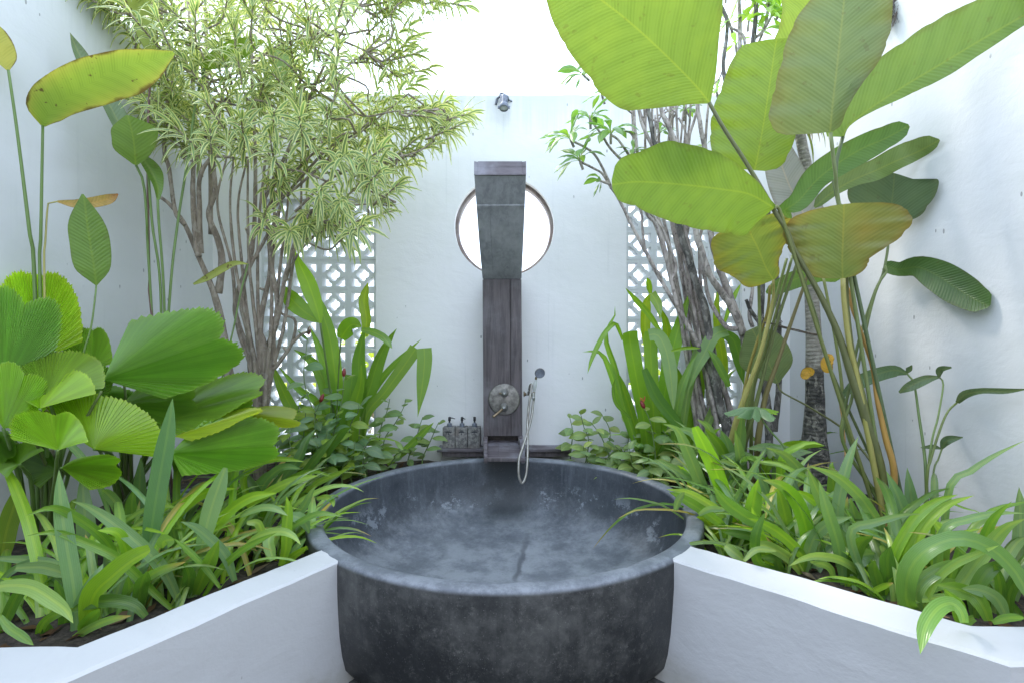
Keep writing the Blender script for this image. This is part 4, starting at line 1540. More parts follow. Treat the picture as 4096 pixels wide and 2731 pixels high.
TRUNKS += [([(1850, 1330), (2080, 1120), (2350, 1020), (2600, 960), (2720, 890)], [2.55, 2.4], [.009, .007, .004]),
           ([(1800, 1230), (2050, 1010), (2300, 800), (2450, 680), (2560, 590)], [2.6, 2.4], [.010, .007, .004]),
           ([(1720, 1430), (1950, 1320), (2200, 1290), (2480, 1270)], [2.65, 2.5], [.008, .006, .004]),
           ([(1650, 640), (1850, 560), (2050, 500), (2300, 330)], [2.6, 2.45], [.008, .006, .004]),
           ([(2050, 500), (2250, 720), (2480, 700), (2780, 690)], [2.5, 2.4], [.007, .006, .004])]
for i in range(9):     # slender upright stems fanning from the same foot
    xb, xt = 175 + 12 * i, -40 + 62 * i
    TRUNKS.append((fA([(205 + 3 * i, 1330), (xb + 10, 1000), (xb * .6 + xt * .4 + rnd.uniform(-25, 25), 640), (xb * .3 + xt * .7 + rnd.uniform(-25, 25), 260), (xt + rnd.uniform(-20, 20), -120), (xt + rnd.uniform(-10, 60), -420)]),
                   [2.88 + rnd.uniform(-.03, .05), 2.62 + rnd.uniform(-.1, .15)], [.019, .016, .013, .010, .006]))
for pts, d, r in TRUNKS:
    P = a3(pts, d)
    if pts[0][1] > 2600:
        P[0].z = SOIL - .03
    mb = MB()
    r = [q * .74 for q in r]
    tube(mb, P, r, 10, n=9 * len(P), lump=.16)
    mb.build('trunk', M['bark'], vtree)
    S_, _ = catmull(P, 14)
    nodes += [(p, i / 14) for i, p in enumerate(S_) if i >= 5]
# knots and cut stubs on the stems
low = [p for p, t_ in nodes if SOIL + .5 < p.z < 1.75]
for p in rnd.sample(low, 16):
    a = rnd.uniform(0, 2 * pi)
    mb = MB()
    tube(mb, [p, p + Vector((cos(a), -abs(sin(a)) * .6, rnd.uniform(.2, .9))).normalized() * rnd.uniform(.022, .045)], [.0085, .0065], 8, lump=.3)
    mb.build('branch_stub', M['bark'], vtree)


def in_poly(x, y, poly):
    c = False
    j = len(poly) - 1
    for i in range(len(poly)):
        xi, yi = poly[i]
        xj, yj = poly[j]
        if (yi > y) != (yj > y) and x < (xj - xi) * (y - yi) / (yj - yi) + xi:
            c = not c
        j = i
    return c


CROWN = [(285, -120), (320, 30), (400, 60), (430, 110), (500, 130), (540, 90), (600, 200), (560, 300), (540, 420), (580, 480), (650, 520), (640, 610), (720, 600), (860, 580), (960, 620), (1040, 740), (1040, 880),
         (1100, 960), (1350, 970), (1420, 970), (1480, 920), (1560, 940), (1600, 880), (1640, 790), (1630, 700), (1690, 650), (1840, 600), (1850, 470), (1800, 420), (1740, 400), (1710, 290), (1620, 180), (1590, 80), (1480, -120)]
CROWN2 = [(1470, -120), (1490, 40), (1530, 75), (1640, 60), (1760, 100), (1850, 90), (1930, 20), (1960, -120)]
HOLES = [(1400, 330, 70), (1500, 300, 70), (760, 60, 50), (760, 200, 45), (480, 330, 70), (1100, 830, 55), (960, 690, 60), (1290, 250, 45), (1420, 110, 55)]


def rosette(mb, tip, ax, n, L, w, col, span=.20):
    """the leaves round the last stretch of a twig: spirally set, spreading and hanging over"""
    ax = ax.normalized()
    X = ax.orthogonal().normalized()
    Y = ax.cross(X)
    down = Vector((0, 0, -1))
    for k in range(n):
        f = k / n
        a = k * 2.39996 + rnd.uniform(-.3, .3)
        rad = X * cos(a) + Y * sin(a)
        o = tip - ax * (f * span)
        sp = .30 + .85 * min(1, f * 2.2) + rnd.uniform(-.25, .25)
        dirv = (ax * cos(sp) + rad * sin(sp)).normalized()
        l = L * rnd.uniform(.65, 1.2) * (.65 + .35 * min(1, f * 4))
        droop = rnd.uniform(.7, 2.2) * (.45 + .8 * f)
        pts = [o]
        dv = dirv.copy()
        for s in range(5):
            pts.append(pts[-1] + dv * (l / 5))
            dv = (dv + down * droop * .30).normalized()
        side = dirv.cross(rad if abs(dirv.dot(rad)) < .95 else ax)
        side = side.normalized() if side.length > 1e-3 else X
        ws = [.45, .85, 1.0, .9, .62, .05]
        c = vary(col, .25)
        vs, uv = [], []
        for s in range(6):
            T = (pts[min(s + 1, 5)] - pts[max(s - 1, 0)]).normalized()
            nn = side.cross(T)
            for q in (-1, 0, 1):
                vs.append(pts[s] + side * (q * ws[s] * w) + nn * (abs(q) * w * .28))
                uv.append((.5 + .5 * q, s / 5))
        fs = []
        for s in range(5):
            for q in range(2):
                fs.append((s * 3 + q, s * 3 + q + 1, s * 3 + 4 + q, s * 3 + 3 + q))
        mb.add(vs, fs, uv, uv, [c] * len(vs))


spots = []
tries = 0
centre = W(1050, 760, 2.75)
while len(spots) < 212 and tries < 60000:
    tries += 1
    x, y = rnd.uniform(280, 1960), rnd.uniform(-130, 1000)
    if not (in_poly(x, y, CROWN) or in_poly(x, y, CROWN2)):
        continue
    if any((x - hx) ** 2 + (y - hy) ** 2 < hr * hr for hx, hy, hr in HOLES):
        continue
    layer = rnd.choice((0, 1, 1, 2))
    if y > 640 and layer == 2:
        layer = 1
    d = (2.30, 2.58, 2.92)[layer] + rnd.uniform(-.14, .14)
    if x > 1500:
        d = rnd.uniform(2.35, 2.75)
    if x < 700:
        d = min(d, 2.65)
    mind = 63
    if any((x - a) ** 2 + (y - b) ** 2 < mind * mind and l == layer for a, b, l, _ in spots):
        continue
    spots.append((x, y, layer, d))
for x, y, layer, d in spots:
    # keep the drooping tips inside the outline
    p = W(x, y - 14, d)
    best = rnd.choice(sorted(nodes, key=lambda q: (q[0] - p).length + (0.25 if q[0].z > p.z + .05 else 0))[:3])
    o = best[0]
    v = p - o
    out = (p - centre)
    out.z = out.z * .5 + .12
    out.y *= .35
    ax = (v.normalized() * .7 + out.normalized() * .6 + Vector((rnd.uniform(-.4, .4), rnd.uniform(-.2, .2), rnd.uniform(-.1, .40)))).normalized()
    mb = MB()
    rosette(mb, p + ax * .07, ax, rnd.randint(20, 27), rnd.uniform(.105, .155), rnd.uniform(.0078, .0100), (.17, .27, .10))
    r_ = mb.build('leaf_rosette', M['varie'], vtree)
    if v.length < .75 and rnd.random() < .8:
        mb = MB()
        mid = o.lerp(p, .5) + Vector((rnd.uniform(-.04, .04), rnd.uniform(-.03, .03), rnd.uniform(-.06, .0)))
        tube(mb, [o, mid, p - ax * .10, p + ax * .07], [.0058, .0048, .0042, .0034], 6, n=12, lump=.2)
        mb.build('twig', M['bark'], r_)

# ------------------------------------------------------------------ strap-leaved clumps
FILLX = 2.4


DARKS = (MID, DEEP, DEEP, GREY, BLUE)


def clump(name, base, label, cat, group, leaves, crop, fill=6, fl=(.38, .66), fw=.0135, mat='strap', cols=(MID, BRIGHT, BLUE, PALE), dd=(-.10, .06), az=None):
    """one plant: leaves traced in the photograph, each standing at the clump's own distance, and a few more from the same root"""
    b = Vector(base)
    t = thing(name, (b.x, b.y, SOIL), label, cat, group)
    bx, by = CX + b.x / b.y * FPX, CY - (SOIL - CAMZ) / b.y * FPX
    for spec in leaves:
        pts, w = spec[0], spec[1] * .9
        col = vary(spec[2] if len(spec) > 2 and spec[2] else rnd.choice(cols), .13)
        opt = spec[3] if len(spec) > 3 else {}
        opt = dict(opt)
        tipd = opt.pop('dd', rnd.uniform(*dd))
        d0 = opt.pop('d', b.y)
        k = CROP[crop][2]
        ox, oy = CROP[crop][:2]
        pts = list(pts)
        x0, y0 = px(crop, *pts[0])
        root = opt.pop('root', True)
        if root and (abs(y0 - by) > 25 or abs(x0 - bx) > 80):
            jx = bx + max(-70, min(70, (x0 - bx) * .6))
            # come out of the soil under the first traced point
            pts = [((jx - ox) * k, (by - oy) * k)] + pts
        n = len(pts)
        ds = [d0 + tipd * (i / (n - 1)) ** 1.3 for i in range(n)]
        roll = opt.pop('roll', [rnd.uniform(-22, 22), rnd.uniform(-35, 35)])
        leaf_at(t, crop, pts, w, None, ds, M[mat], col, prof=opt.pop('prof', lambda q: prof_strap(q, .38, .5)), roll=roll, fold=opt.pop('fold', rnd.uniform(.18, .45)),
                ripple=opt.pop('ripple', .03), na=18, ns=5, **opt)
    for i in range(int(fill * FILLX)):
        a = rnd.uniform(0, 2 * pi) if az is None else rnd.uniform(*az)
        L = rnd.uniform(*fl)
        el = rnd.uniform(.75, 1.45)
        out = Vector((cos(a), sin(a), 0))
        o = Vector((b.x + rnd.uniform(-.12, .12), b.y + rnd.uniform(.0, .13), SOIL - .02)) + out * rnd.uniform(.0, .04)
        p = [o]
        for s in range(6):
            p.append(p[-1] + (out * cos(el) + Vector((0, 0, 1)) * sin(el)) * (L / 6))
            el -= rnd.uniform(.12, .42)
        p = [Vector((min(WALL_R - .03, max(WALL_L + .03, q.x)), min(q.y, WALL_Y - .03), q.z)) for q in p]
        mb = MB()
        w = fw * rnd.uniform(.7, 1.2)
        blade_mesh(mb, p, prof_strap(w, .4, .6), prof_strap(w, .4, .6), vary(rnd.choice(cols) if rnd.random() > .07 else (.30, .28, .07), .2), tipcol=rnd.choice((None, None, None, None, (.26, .19, .08))), side=Vector((-sin(a), cos(a), 0)), fold=rnd.uniform(.2, .5), na=12, ns=5, ripple=.02)
        mb.build('leaf', M[mat], t)
    return t


def gpos(crop, x, y, z=SOIL):
    X, Y = px(crop, x, y)
    return W(X, Y, ground_depth(Y, z))


GL = 'strap leaved plants in the bed beside the fan palms'
clump('spider_lily', gpos('J', 20, 1235), 'strap leaved clump at the planter corner, its broad leaves arching over bare soil', 'spider lily', GL, [
    ([(-60, 960), (60, 942), (200, 955), (330, 1030), (425, 1105), (470, 1186)], 48, PALE, dict(root=False, dd=-.05, d=1.22)),
    ([(0, 1140), (60, 1215), (130, 1262), (215, 1325)], 28, MID, dict(root=False, d=1.22)),
    ([(0, 840), (40, 600), (95, 420), (132, 276)], 56, (.12, .20, .03), dict(d=1.62, root=False, dd=0, roll=[10, 0])),
    ([(-20, 768), (150, 778), (300, 790), (412, 812)], 27, BLUE, dict(root=False, d=1.5)),
    ([(-20, 945), (70, 855), (200, 795), (400, 802)], 24, BLUE, dict(root=False, d=1.45)),
    ([(100, 832), (250, 826), (350, 846), (462, 886)], 38, GREY, dict(root=False, d=1.42)),
    ([(-30, 935), (150, 900), (280, 912), (376, 952)], 30, DEEP, dict(root=False, d=1.46)),
    ([(30, 1180), (100, 1020), (200, 880)], 36, DEEP),
    ([(-10, 1300), (10, 1100), (5, 960)], 30, MID),
], 'J', fill=4, az=(pi * .1, pi * .9))
clump('spider_lily', gpos('J', 490, 1240), 'strap leaved clump with two upright pale bluish leaves, close behind the planter wall', 'spider lily', GL, [
    ([(490, 1200), (470, 950), (420, 650), (385, 380), (376, 200)], 52, BLUE, dict(dd=.02, roll=[-10, 12])),
    ([(560, 960), (550, 600), (532, 360), (525, 208)], 55, (.12, .21, .08), dict(d=1.6, dd=.05, roll=[0, 10])),
    ([(440, 1300), (560, 1222), (700, 1162), (842, 1135)], 27, PALE, dict(tipcol=(.30, .20, .08), dd=-.1)),
    ([(235, 1312), (270, 1200), (340, 1138), (470, 1085)], 30, (.12, .24, .03), dict(root=False)),
    ([(600, 1010), (720, 885), (850, 782), (962, 722)], 66, BRIGHT, dict(prof=lambda q: [q * .5, q * .8, q, q, q * .95, q * .8, q * .5], fold=.6, dd=-.08)),
    ([(820, 830), (805, 720), (750, 612), (622, 590)], 34, BRIGHT, dict(root=False, d=1.5)),
    ([(770, 840), (700, 690), (600, 585), (470, 498), (330, 445), (165, 496)], 31, MID, dict(root=False, d=1.5, dd=-.2)),
    ([(930, 1142), (850, 1068), (700, 1040), (540, 1068), (430, 1120)], 42, DEEP, dict(root=False, d=1.38, dd=-.04)),
    ([(540, 1190), (600, 1130), (640, 1090)], 38, MID),
    ([(470, 1230), (520, 1050), (620, 880), (660, 800)], 40, BLUE),
    ([(400, 1290), (420, 1120), (350, 900)], 40, DEEP, dict(d=1.42)),
    ([(350, 1290), (300, 1250), (310, 1180)], 40, DEEP),
], 'J', fill=4, az=(pi * .1, pi * .9))
clump('spider_lily', gpos('J', 850, 1120), 'strap leaved clump whose shiny leaves lean crosswise over its neighbour', 'spider lily', GL, [
    ([(1150, 1055), (1050, 850), (900, 690), (700, 530), (560, 440), (458, 404)], 42, BLUE, dict(d=1.52, dd=-.12, root=False, roll=[0, 15])),
    ([(1100, 1090), (980, 980), (850, 850), (720, 745), (500, 650), (350, 600), (163, 627)], 31, MID, dict(root=False, d=1.48, dd=-.15)),
    ([(800, 1040), (900, 925), (1030, 840), (1192, 790)], 28, PALE, dict(tipcol=(.30, .22, .08))),
    ([(820, 1160), (830, 1000), (820, 880)], 40, MID),
    ([(880, 1110), (900, 950), (940, 850)], 45, DEEP),
    ([(700, 500), (620, 270), (500, 100), (400, 10), (270, -70), (150, -75), (60, -40)], 23, BLUE, dict(root=False, d=1.72, dd=-.15)),
    ([(770, 520), (740, 420), (680, 350), (650, 330)], 34, GREY, dict(root=False, d=1.75)),
    ([(760, 560), (900, 470), (1030, 435), (1125, 440)], 18, PALE, dict(root=False, d=1.7)),
    ([(845, 580), (900, 535), (1000, 490), (1075, 492)], 24, PALE, dict(root=False, d=1.68)),
    ([(800, 575), (920, 578), (1060, 612)], 12, BRIGHT, dict(root=False, d=1.6)),
], 'J', fill=4, az=(pi * .1, pi * .9))
clump('spider_lily', gpos('J', 960, 820), 'strap leaved clump with one very tall blue green blade rising before the palm leaves', 'spider lily', GL, [
    ([(950, 760), (980, 500), (1030, 200), (1075, -50), (1104, -256)], 60, (.10, .20, .075), dict(d=1.60, dd=-.02, roll=[5, -8], fold=.2)),
    ([(900, 520), (890, 380), (900, 120)], 42, DEEP, dict(d=1.9, dd=.05)),
    ([(862, 580), (842, 440), (860, 318)], 42, MID, dict(d=1.8)),
    ([(940, 720), (1070, 560), (1200, 412), (1350, 335), (1510, 322)], 38, BRIGHT, dict(d=1.72, dd=.0)),
    ([(1090, 750), (1180, 610), (1300, 470), (1400, 370), (1532, 335)], 30, (.12, .24, .03), dict(d=1.8)),
    ([(1030, 880), (1080, 720), (1110, 600)], 44, DEEP),
    ([(1000, 900), (960, 760), (860, 640)], 36, DEEP),
], 'J', fill=5, az=(pi * .1, pi * .9))
clump('spider_lily', gpos('J', 1260, 1010), 'strap leaved clump with a broad pale blade, beside the planter wall midway to the bath', 'spider lily', GL, [
    ([(1230, 1020), (1280, 750), (1345, 470), (1440, 190)], 60, (.16, .26, .10), dict(dd=.03, roll=[0, 12], prof=lambda q: [q * .45, q * .55, q * .62, q * .7, q * .82, q * .95, q, q * .8, q * .25])),
    ([(1330, 970), (1400, 850), (1540, 722), (1680, 645), (1770, 604)], 24, MID, dict(dd=-.05)),
    ([(1500, 912), (1440, 755), (1330, 640), (1240, 570), (1153, 535)], 35, BLUE, dict(root=False, d=1.55, dd=-.08)),
    ([(1405, 955), (1300, 820), (1200, 720), (1108, 640)], 20, MID, dict(root=False, d=1.52)),
    ([(1112, 648), (1050, 660), (1040, 706)], 46, PALE, dict(root=False, d=1.5, prof=lambda q: [q * .5, q, q * .9, q * .5, 0])),
    ([(1330, 620), (1450, 480), (1600, 380), (1770, 350)], 36, BRIGHT, dict(root=False, d=1.72)),
    ([(1250, 1000), (1310, 860), (1400, 650)], 46, MID),
    ([(1180, 1030), (1210, 900), (1180, 800)], 40, DEEP),
], 'J', fill=5, az=(pi * .1, pi * .9))
clump('spider_lily', gpos('K', 150, 815), 'strap leaved clump at the end of the planter, leaf tips lying over the bath rim', 'spider lily', GL, [
    ([(230, 700), (232, 560), (242, 450), (232, 372)], 36, BRIGHT, dict(d=1.75, dd=.0)),
    ([(-60, 500), (40, 455), (140, 448), (243, 496)], 24, GREY, dict(root=False, d=1.7)),
    ([(240, 610), (330, 532), (450, 484), (597, 501)], 22, (.12, .24, .05), dict(d=1.8, dd=-.02)),
    ([(150, 640), (280, 440), (420, 350), (540, 308), (650, 310), (730, 346)], 18, PALE, dict(d=1.95, dd=.02)),
    ([(-20, 440), (150, 330), (300, 268), (436, 240)], 31, BRIGHT, dict(root=False, d=1.9, dd=.1)),
    ([(-30, 690), (60, 625), (190, 598), (270, 625), (326, 684)], 27, PALE, dict(root=False, d=1.62)),
    ([(262, 492), (330, 520), (365, 570), (382, 622)], 38, BLUE, dict(root=False, d=1.8, prof=lambda q: [q * .6, q, q * .95, q * .7, q * .3, 0])),
    ([(430, 385), (490, 380), (525, 408), (535, 442)], 20, PALE, dict(root=False, d=2.0)),
    ([(185, 810), (275, 752), (366, 688)], 24, BRIGHT, dict(dd=-.02)),
    ([(120, 790), (130, 700), (160, 640), (200, 575)], 30, PALE),
    ([(-20, 540), (50, 545), (85, 620)], 26, PALE, dict(root=False, d=1.6, tipcol=(.3, .2, .1))),
    ([(260, 560), (340, 440), (400, 330), (430, 305)], 30, BLUE, dict(d=1.9)),
    ([(150, 780), (120, 660), (150, 600)], 36, PALE, dict(d=1.66)),
    ([(280, 720), (340, 660), (360, 640)], 24, BLUE),
], 'K', fill=6, fl=(.3, .5), az=(pi * .0, pi * .9))
clump('spider_lily', gpos('K', 120, 480), 'loose strap leaved clump behind the others, in front of the variegated tree', 'spider lily', GL, [
    ([(-40, 260), (60, 170), (150, 138), (262, 140), (352, 152)], 22, BRIGHT, dict(d=2.1, dd=.05)),
    ([(0, 480), (140, 330), (300, 150), (360, 20), (420, -60)], 34, (.085, .17, .05), dict(d=2.3, dd=.1)),
    ([(200, 420), (330, 250), (450, 90), (560, -30)], 30, DEEP, dict(d=2.4, dd=.1)),
    ([(-100, 330), (-130, 180), (-190, 60)], 36, MID, dict(d=2.1)),
    ([(60, 430), (190, 300), (380, 215), (545, 252)], 18, MID, dict(d=2.2)),
    ([(40, 420), (100, 280), (210, 190), (330, 200)], 30, BLUE, dict(d=2.2)),
    ([(330, 380), (430, 290), (560, 230), (640, 190)], 22, (.14, .24, .03), dict(d=2.3)),
], 'K', fill=5, cols=DARKS, fl=(.3, .5), fw=.018, az=(-pi * .4, pi * 1.2))
clump('spider_lily', gpos('J', 1560, 640), 'low strap leaved clump under the fan palm tip near the ground lamp', 'spider lily', GL, [
    ([(1560, 620), (1640, 400), (1600, 300), (1480, 160)], 34, DEEP, dict(d=2.15)),
    ([(1500, 640), (1560, 450), (1700, 240), (1760, 215)], 40, GREY, dict(d=2.2)),
], 'J', fill=4, cols=DARKS, fl=(.3, .5), fw=.018)

GR = 'strap leaved plants in the bed below the broad paddle leaves'
clump('spider_lily', gpos('L', 1470, 640), 'strap leaved clump with an upright bright green blade, its tips over the bath rim', 'spider lily', GR, [
    ([(1490, 540), (1440, 380), (1370, 190), (1295, 30), (1245, -72)], 54, (.16, .32, .02), dict(d=2.0, dd=-.02, roll=[0, -5], fold=.15, prof=lambda q: [q * .45, q * .6, q * .75, q * .9, q, q, q * .9, q * .45])),
    ([(1330, 420), (1260, 230), (1190, 60), (1130, -55), (1040, -90)], 42, BLUE, dict(d=2.1, root=True)),
    ([(1420, 490), (1300, 400), (1190, 345), (1062, 327)], 26, PALE, dict(d=1.95, dd=-.1)),
    ([(1420, 560), (1270, 450), (1160, 385), (1078, 344)], 34, MID, dict(d=1.85, dd=-.08)),
    ([(1360, 440), (1240, 280), (1090, 185), (990, 150), (903, 166)], 28, BLUE, dict(d=2.15, dd=.05)),
    ([(1770, 605), (1600, 520), (1450, 415), (1362, 305)], 44, (.085, .18, .035), dict(root=False, d=1.75, dd=-.1)),
    ([(1450, 710), (1360, 585), (1310, 520), (1253, 506)], 46, BRIGHT, dict(root=True, dd=-.05)),
    ([(1270, 490), (1340, 452), (1452, 455)], 21, BLUE, dict(root=False, d=1.78)),
    ([(1475, 480), (1555, 310), (1690, 75)], 21, GREY, dict(d=2.0)),
    ([(1440, 690), (1480, 720), (1570, 790)], 36, PALE, dict(root=False, d=1.72)),
    ([(1380, 700), (1360, 660), (1340, 640)], 26, MID),
    ([(1500, 700), (1470, 500), (1450, 300)], 40, DEEP),
    ([(1540, 230), (1520, 60), (1500, -60)], 36, GREY, dict(d=2.3)),
    ([(1400, 180), (1430, 150), (1525, 185)], 17, GREY, dict(root=False, d=2.1)),
    ([(1230, 300), (1180, 210), (1130, 170)], 26, BRIGHT, dict(root=True, d=2.2)),
    ([(1120, 460), (1140, 400), (1180, 345)], 24, BLUE, dict(root=False, d=1.75)),
], 'L', fill=5, cols=DARKS, az=(0, pi))
clump('spider_lily', gpos('L', 1640, 720), 'strap leaved clump with blunt upright blades, right behind the planter wall near the bath', 'spider lily', GR, [
    ([(1590, 620), (1615, 450), (1650, 260)], 52, (.14, .27, .03), dict(roll=[0, 8])),
    ([(1560, 785), (1640, 715), (1770, 722)], 20, PALE, dict(root=False, d=1.62)),
    ([(1480, 720), (1540, 620), (1640, 480)], 26, MID),
    ([(1640, 770), (1700, 600), (1760, 420)], 30, MID),
    ([(1590, 760), (1600, 660), (1640, 560)], 34, (.13, .26, .03)),
    ([(1700, 760), (1640, 640), (1420, 600)], 36, DEEP, dict(d=1.8)),
    ([(1540, 560), (1640, 420), (1780, 330)], 24, BRIGHT, dict(d=1.9)),
], 'L', fill=5, cols=DARKS, az=(0, pi))
clump('spider_lily', gpos('M', 330, 860), 'strap leaved clump with bright arching blades before the ringed palm trunk', 'spider lily', GR, [
    ([(370, 640), (310, 430), (210, 310), (75, 266)], 50, (.10, .22, .02), dict(d=1.75, dd=-.05, tipcol=(.14, .2, .06))),
    ([(470, 480), (400, 395), (320, 350), (240, 342)], 36, BRIGHT, dict(d=1.85, root=True)),
    ([(350, 890), (250, 770), (110, 690), (30, 705), (-10, 756)], 36, PALE, dict(dd=-.05)),
    ([(335, 755), (210, 625), (90, 550), (-10, 512)], 36, MID, dict(dd=-.05)),
    ([(340, 890), (400, 660), (500, 550), (655, 502)], 38, GREY, dict()),
    ([(390, 900), (480, 750), (590, 650)], 32, BLUE),
    ([(240, 860), (250, 640), (190, 360), (150, 330)], 42, MID, dict(d=1.85)),
    ([(150, 830), (60, 620), (10, 440)], 36, BRIGHT),
    ([(200, 850), (160, 780), (60, 760)], 30, DEEP),
    ([(280, 600), (310, 480), (345, 440)], 24, BRIGHT, dict(d=1.9)),
    ([(60, 800), (40, 640), (100, 470)], 34, DEEP),
    ([(200, 200), (300, 60), (400, 30), (480, 50)], 30, BRIGHT, dict(d=2.2, root=True)),
    ([(430, 370), (330, 215), (220, 105), (95, 60)], 42, GREY, dict(d=2.05)),
    ([(410, 345), (260, 205), (150, 160), (18, 145)], 20, PALE, dict(d=2.0)),
    ([(100, 330), (30, 200), (100, 70)], 30, BLUE, dict(d=2.1)),
], 'M', fill=5, cols=DARKS, az=(0, pi))
clump('spider_lily', gpos('M', 610, 930), 'strap leaved clump with one long straight blade leaning over the planter edge', 'spider lily', GR, [
    ([(600, 940), (565, 690), (500, 480), (438, 268)], 40, (.10, .19, .06), dict(dd=-.02, roll=[0, 10])),
    ([(560, 520), (590, 300), (640, 120), (694, -12)], 38, (.11, .20, .07), dict(d=1.75, dd=.05)),
    ([(620, 640), (500, 460), (430, 330), (370, 190)], 44, GREY, dict(d=1.8)),
    ([(840, 640), (760, 450), (650, 320), (540, 235), (370, 174)], 38, GREY, dict(d=1.75, root=True)),
    ([(640, 940), (690, 690), (790, 622)], 42, DEEP),
    ([(620, 940), (670, 790), (730, 745), (800, 740)], 60, GREY, dict(fold=.4)),
    ([(620, 970), (650, 912), (700, 904)], 26, BRIGHT, dict(root=False)),
    ([(850, 1025), (750, 900), (600, 790), (450, 755), (340, 772), (247, 820)], 28, PALE, dict(root=False, dd=-.10)),
    ([(540, 900), (500, 820), (380, 790)], 24, GREY),
    ([(660, 900), (620, 700), (560, 560)], 40, DEEP),
    ([(700, 650), (660, 460), (640, 380)], 44, BLUE, dict(d=1.8)),
    ([(530, 240), (520, 180), (530, 152)], 44, MID, dict(d=2.1)),
], 'M', fill=5, cols=DARKS, az=(0, pi))
clump('spider_lily', gpos('M', 890, 1020), 'strap leaved clump with a tight bright fan of narrow blades in its middle', 'spider lily', GR, [
    ([(860, 1000), (920, 750), (1050, 520), (1190, 405), (1332, 362)], 33, (.13, .26, .02), dict(dd=-.02)),
    ([(920, 960), (1100, 600), (1250, 440), (1435, 366)], 30, BRIGHT, dict(dd=-.02)),
    ([(880, 980), (1000, 700), (1130, 500), (1230, 480)], 30, (.11, .23, .02)),
    ([(1000, 590), (955, 400), (870, 208)], 48, BLUE, dict(d=1.8, dd=.05, roll=[0, 8])),
    ([(1050, 560), (1028, 360), (1004, 186)], 44, (.08, .15, .06), dict(d=1.85, dd=.05)),
    ([(640, 622), (800, 540), (990, 492), (1092, 485)], 28, BLUE, dict(d=1.6)),
    ([(750, 1000), (830, 960), (917, 925)], 19, BRIGHT, dict(root=False, tipcol=(.3, .2, .1))),
    ([(880, 620), (960, 560), (1090, 480)], 26, GREY, dict(d=1.7)),
    ([(840, 1010), (800, 860), (800, 780)], 38, DEEP),
    ([(900, 1010), (880, 800), (900, 690)], 50, DEEP),
    ([(860, 1030), (780, 990), (680, 930)], 26, MID),
], 'M', fill=5, cols=DARKS, az=(0, pi))
clump('spider_lily', gpos('M', 1120, 1100), 'strap leaved clump with one very broad arching blade and thin tips at the side wall', 'spider lily', GR, [
    ([(1000, 1045), (1015, 860), (1110, 730), (1260, 655), (1400, 650), (1560, 720), (1700, 860), (1780, 1010)], 62, (.095, .20, .04), dict(dd=-.12, fold=.25, prof=lambda q: [q * .6, q * .85, q, q, q * .85, q * .85, q * .85, q * .7, q * .4])),
    ([(1110, 1090), (1180, 925), (1300, 812), (1450, 742), (1592, 686)], 26, PALE, dict(dd=-.10)),
    ([(1020, 1045), (1200, 1022), (1450, 1008), (1652, 1020)], 27, (.15, .28, .04), dict(dd=-.05, root=False, tipcol=(.25, .2, .1))),
    ([(1370, 1180), (1350, 1110), (1290, 1058), (1200, 1090), (1120, 1210), (1088, 1384)], 50, (.12, .24, .04), dict(d=1.22, dd=-.13, fold=.2, roll=[10, 0], root=False, prof=lambda q: [q * .5, q * .7, q * .9, q, q, q * .8, 0])),
    ([(1270, 350), (1400, 222), (1570, 110), (1760, 15)], 22, GREY, dict(d=1.72, root=True)),
    ([(1230, 620), (1400, 520), (1600, 480), (1760, 482)], 27, GREY, dict(d=1.55, dd=-.05)),
    ([(1480, 680), (1560, 522), (1675, 405)], 32, MID, dict(d=1.55)),
    ([(1530, 690), (1640, 570), (1760, 515)], 44, PALE, dict(d=1.5)),
    ([(1190, 462), (1400, 458), (1495, 490)], 13, MID, dict(d=1.6)),
    ([(1230, 640), (1195, 560), (1150, 515)], 44, PALE, dict(d=1.6)),
    ([(1060, 1000), (1120, 900), (1280, 800), (1340, 780)], 44, GREY),
    ([(1100, 1000), (1200, 940), (1380, 920)], 36, MID),
], 'M', fill=5, cols=DARKS, az=(0, pi))
clump('spider_lily', gpos('M', 1540, 1150), 'strap leaved clump in the far corner of the bed by the planter kink', 'spider lily', GR, [
    ([(1530, 1170), (1480, 1060), (1400, 990), (1190, 935)], 50, MID, dict(d=1.34)),
    ([(1640, 1150), (1580, 1030), (1480, 975), (1350, 960)], 42, BLUE, dict(d=1.34)),
    ([(1700, 870), (1730, 600), (1720, 312)], 48, GREY, dict(d=1.55, root=True)),
    ([(1440, 1150), (1440, 1000), (1520, 850), (1660, 780)], 44, (.075, .15, .03)),
    ([(1360, 1170), (1330, 1060), (1240, 960)], 40, MID, dict(d=1.36)),
    ([(1550, 1180), (1650, 1150), (1760, 1150)], 26, MID, dict(root=False, d=1.27)),
    ([(1600, 1160), (1600, 950), (1560, 800)], 30, DEEP),
    ([(1650, 1160), (1660, 1000), (1740, 850)], 34, DEEP),
    ([(1720, 1140), (1640, 1040), (1500, 960)], 26, DEEP),
], 'M', fill=6, cols=DARKS, az=(0, pi), fl=(.25, .42))

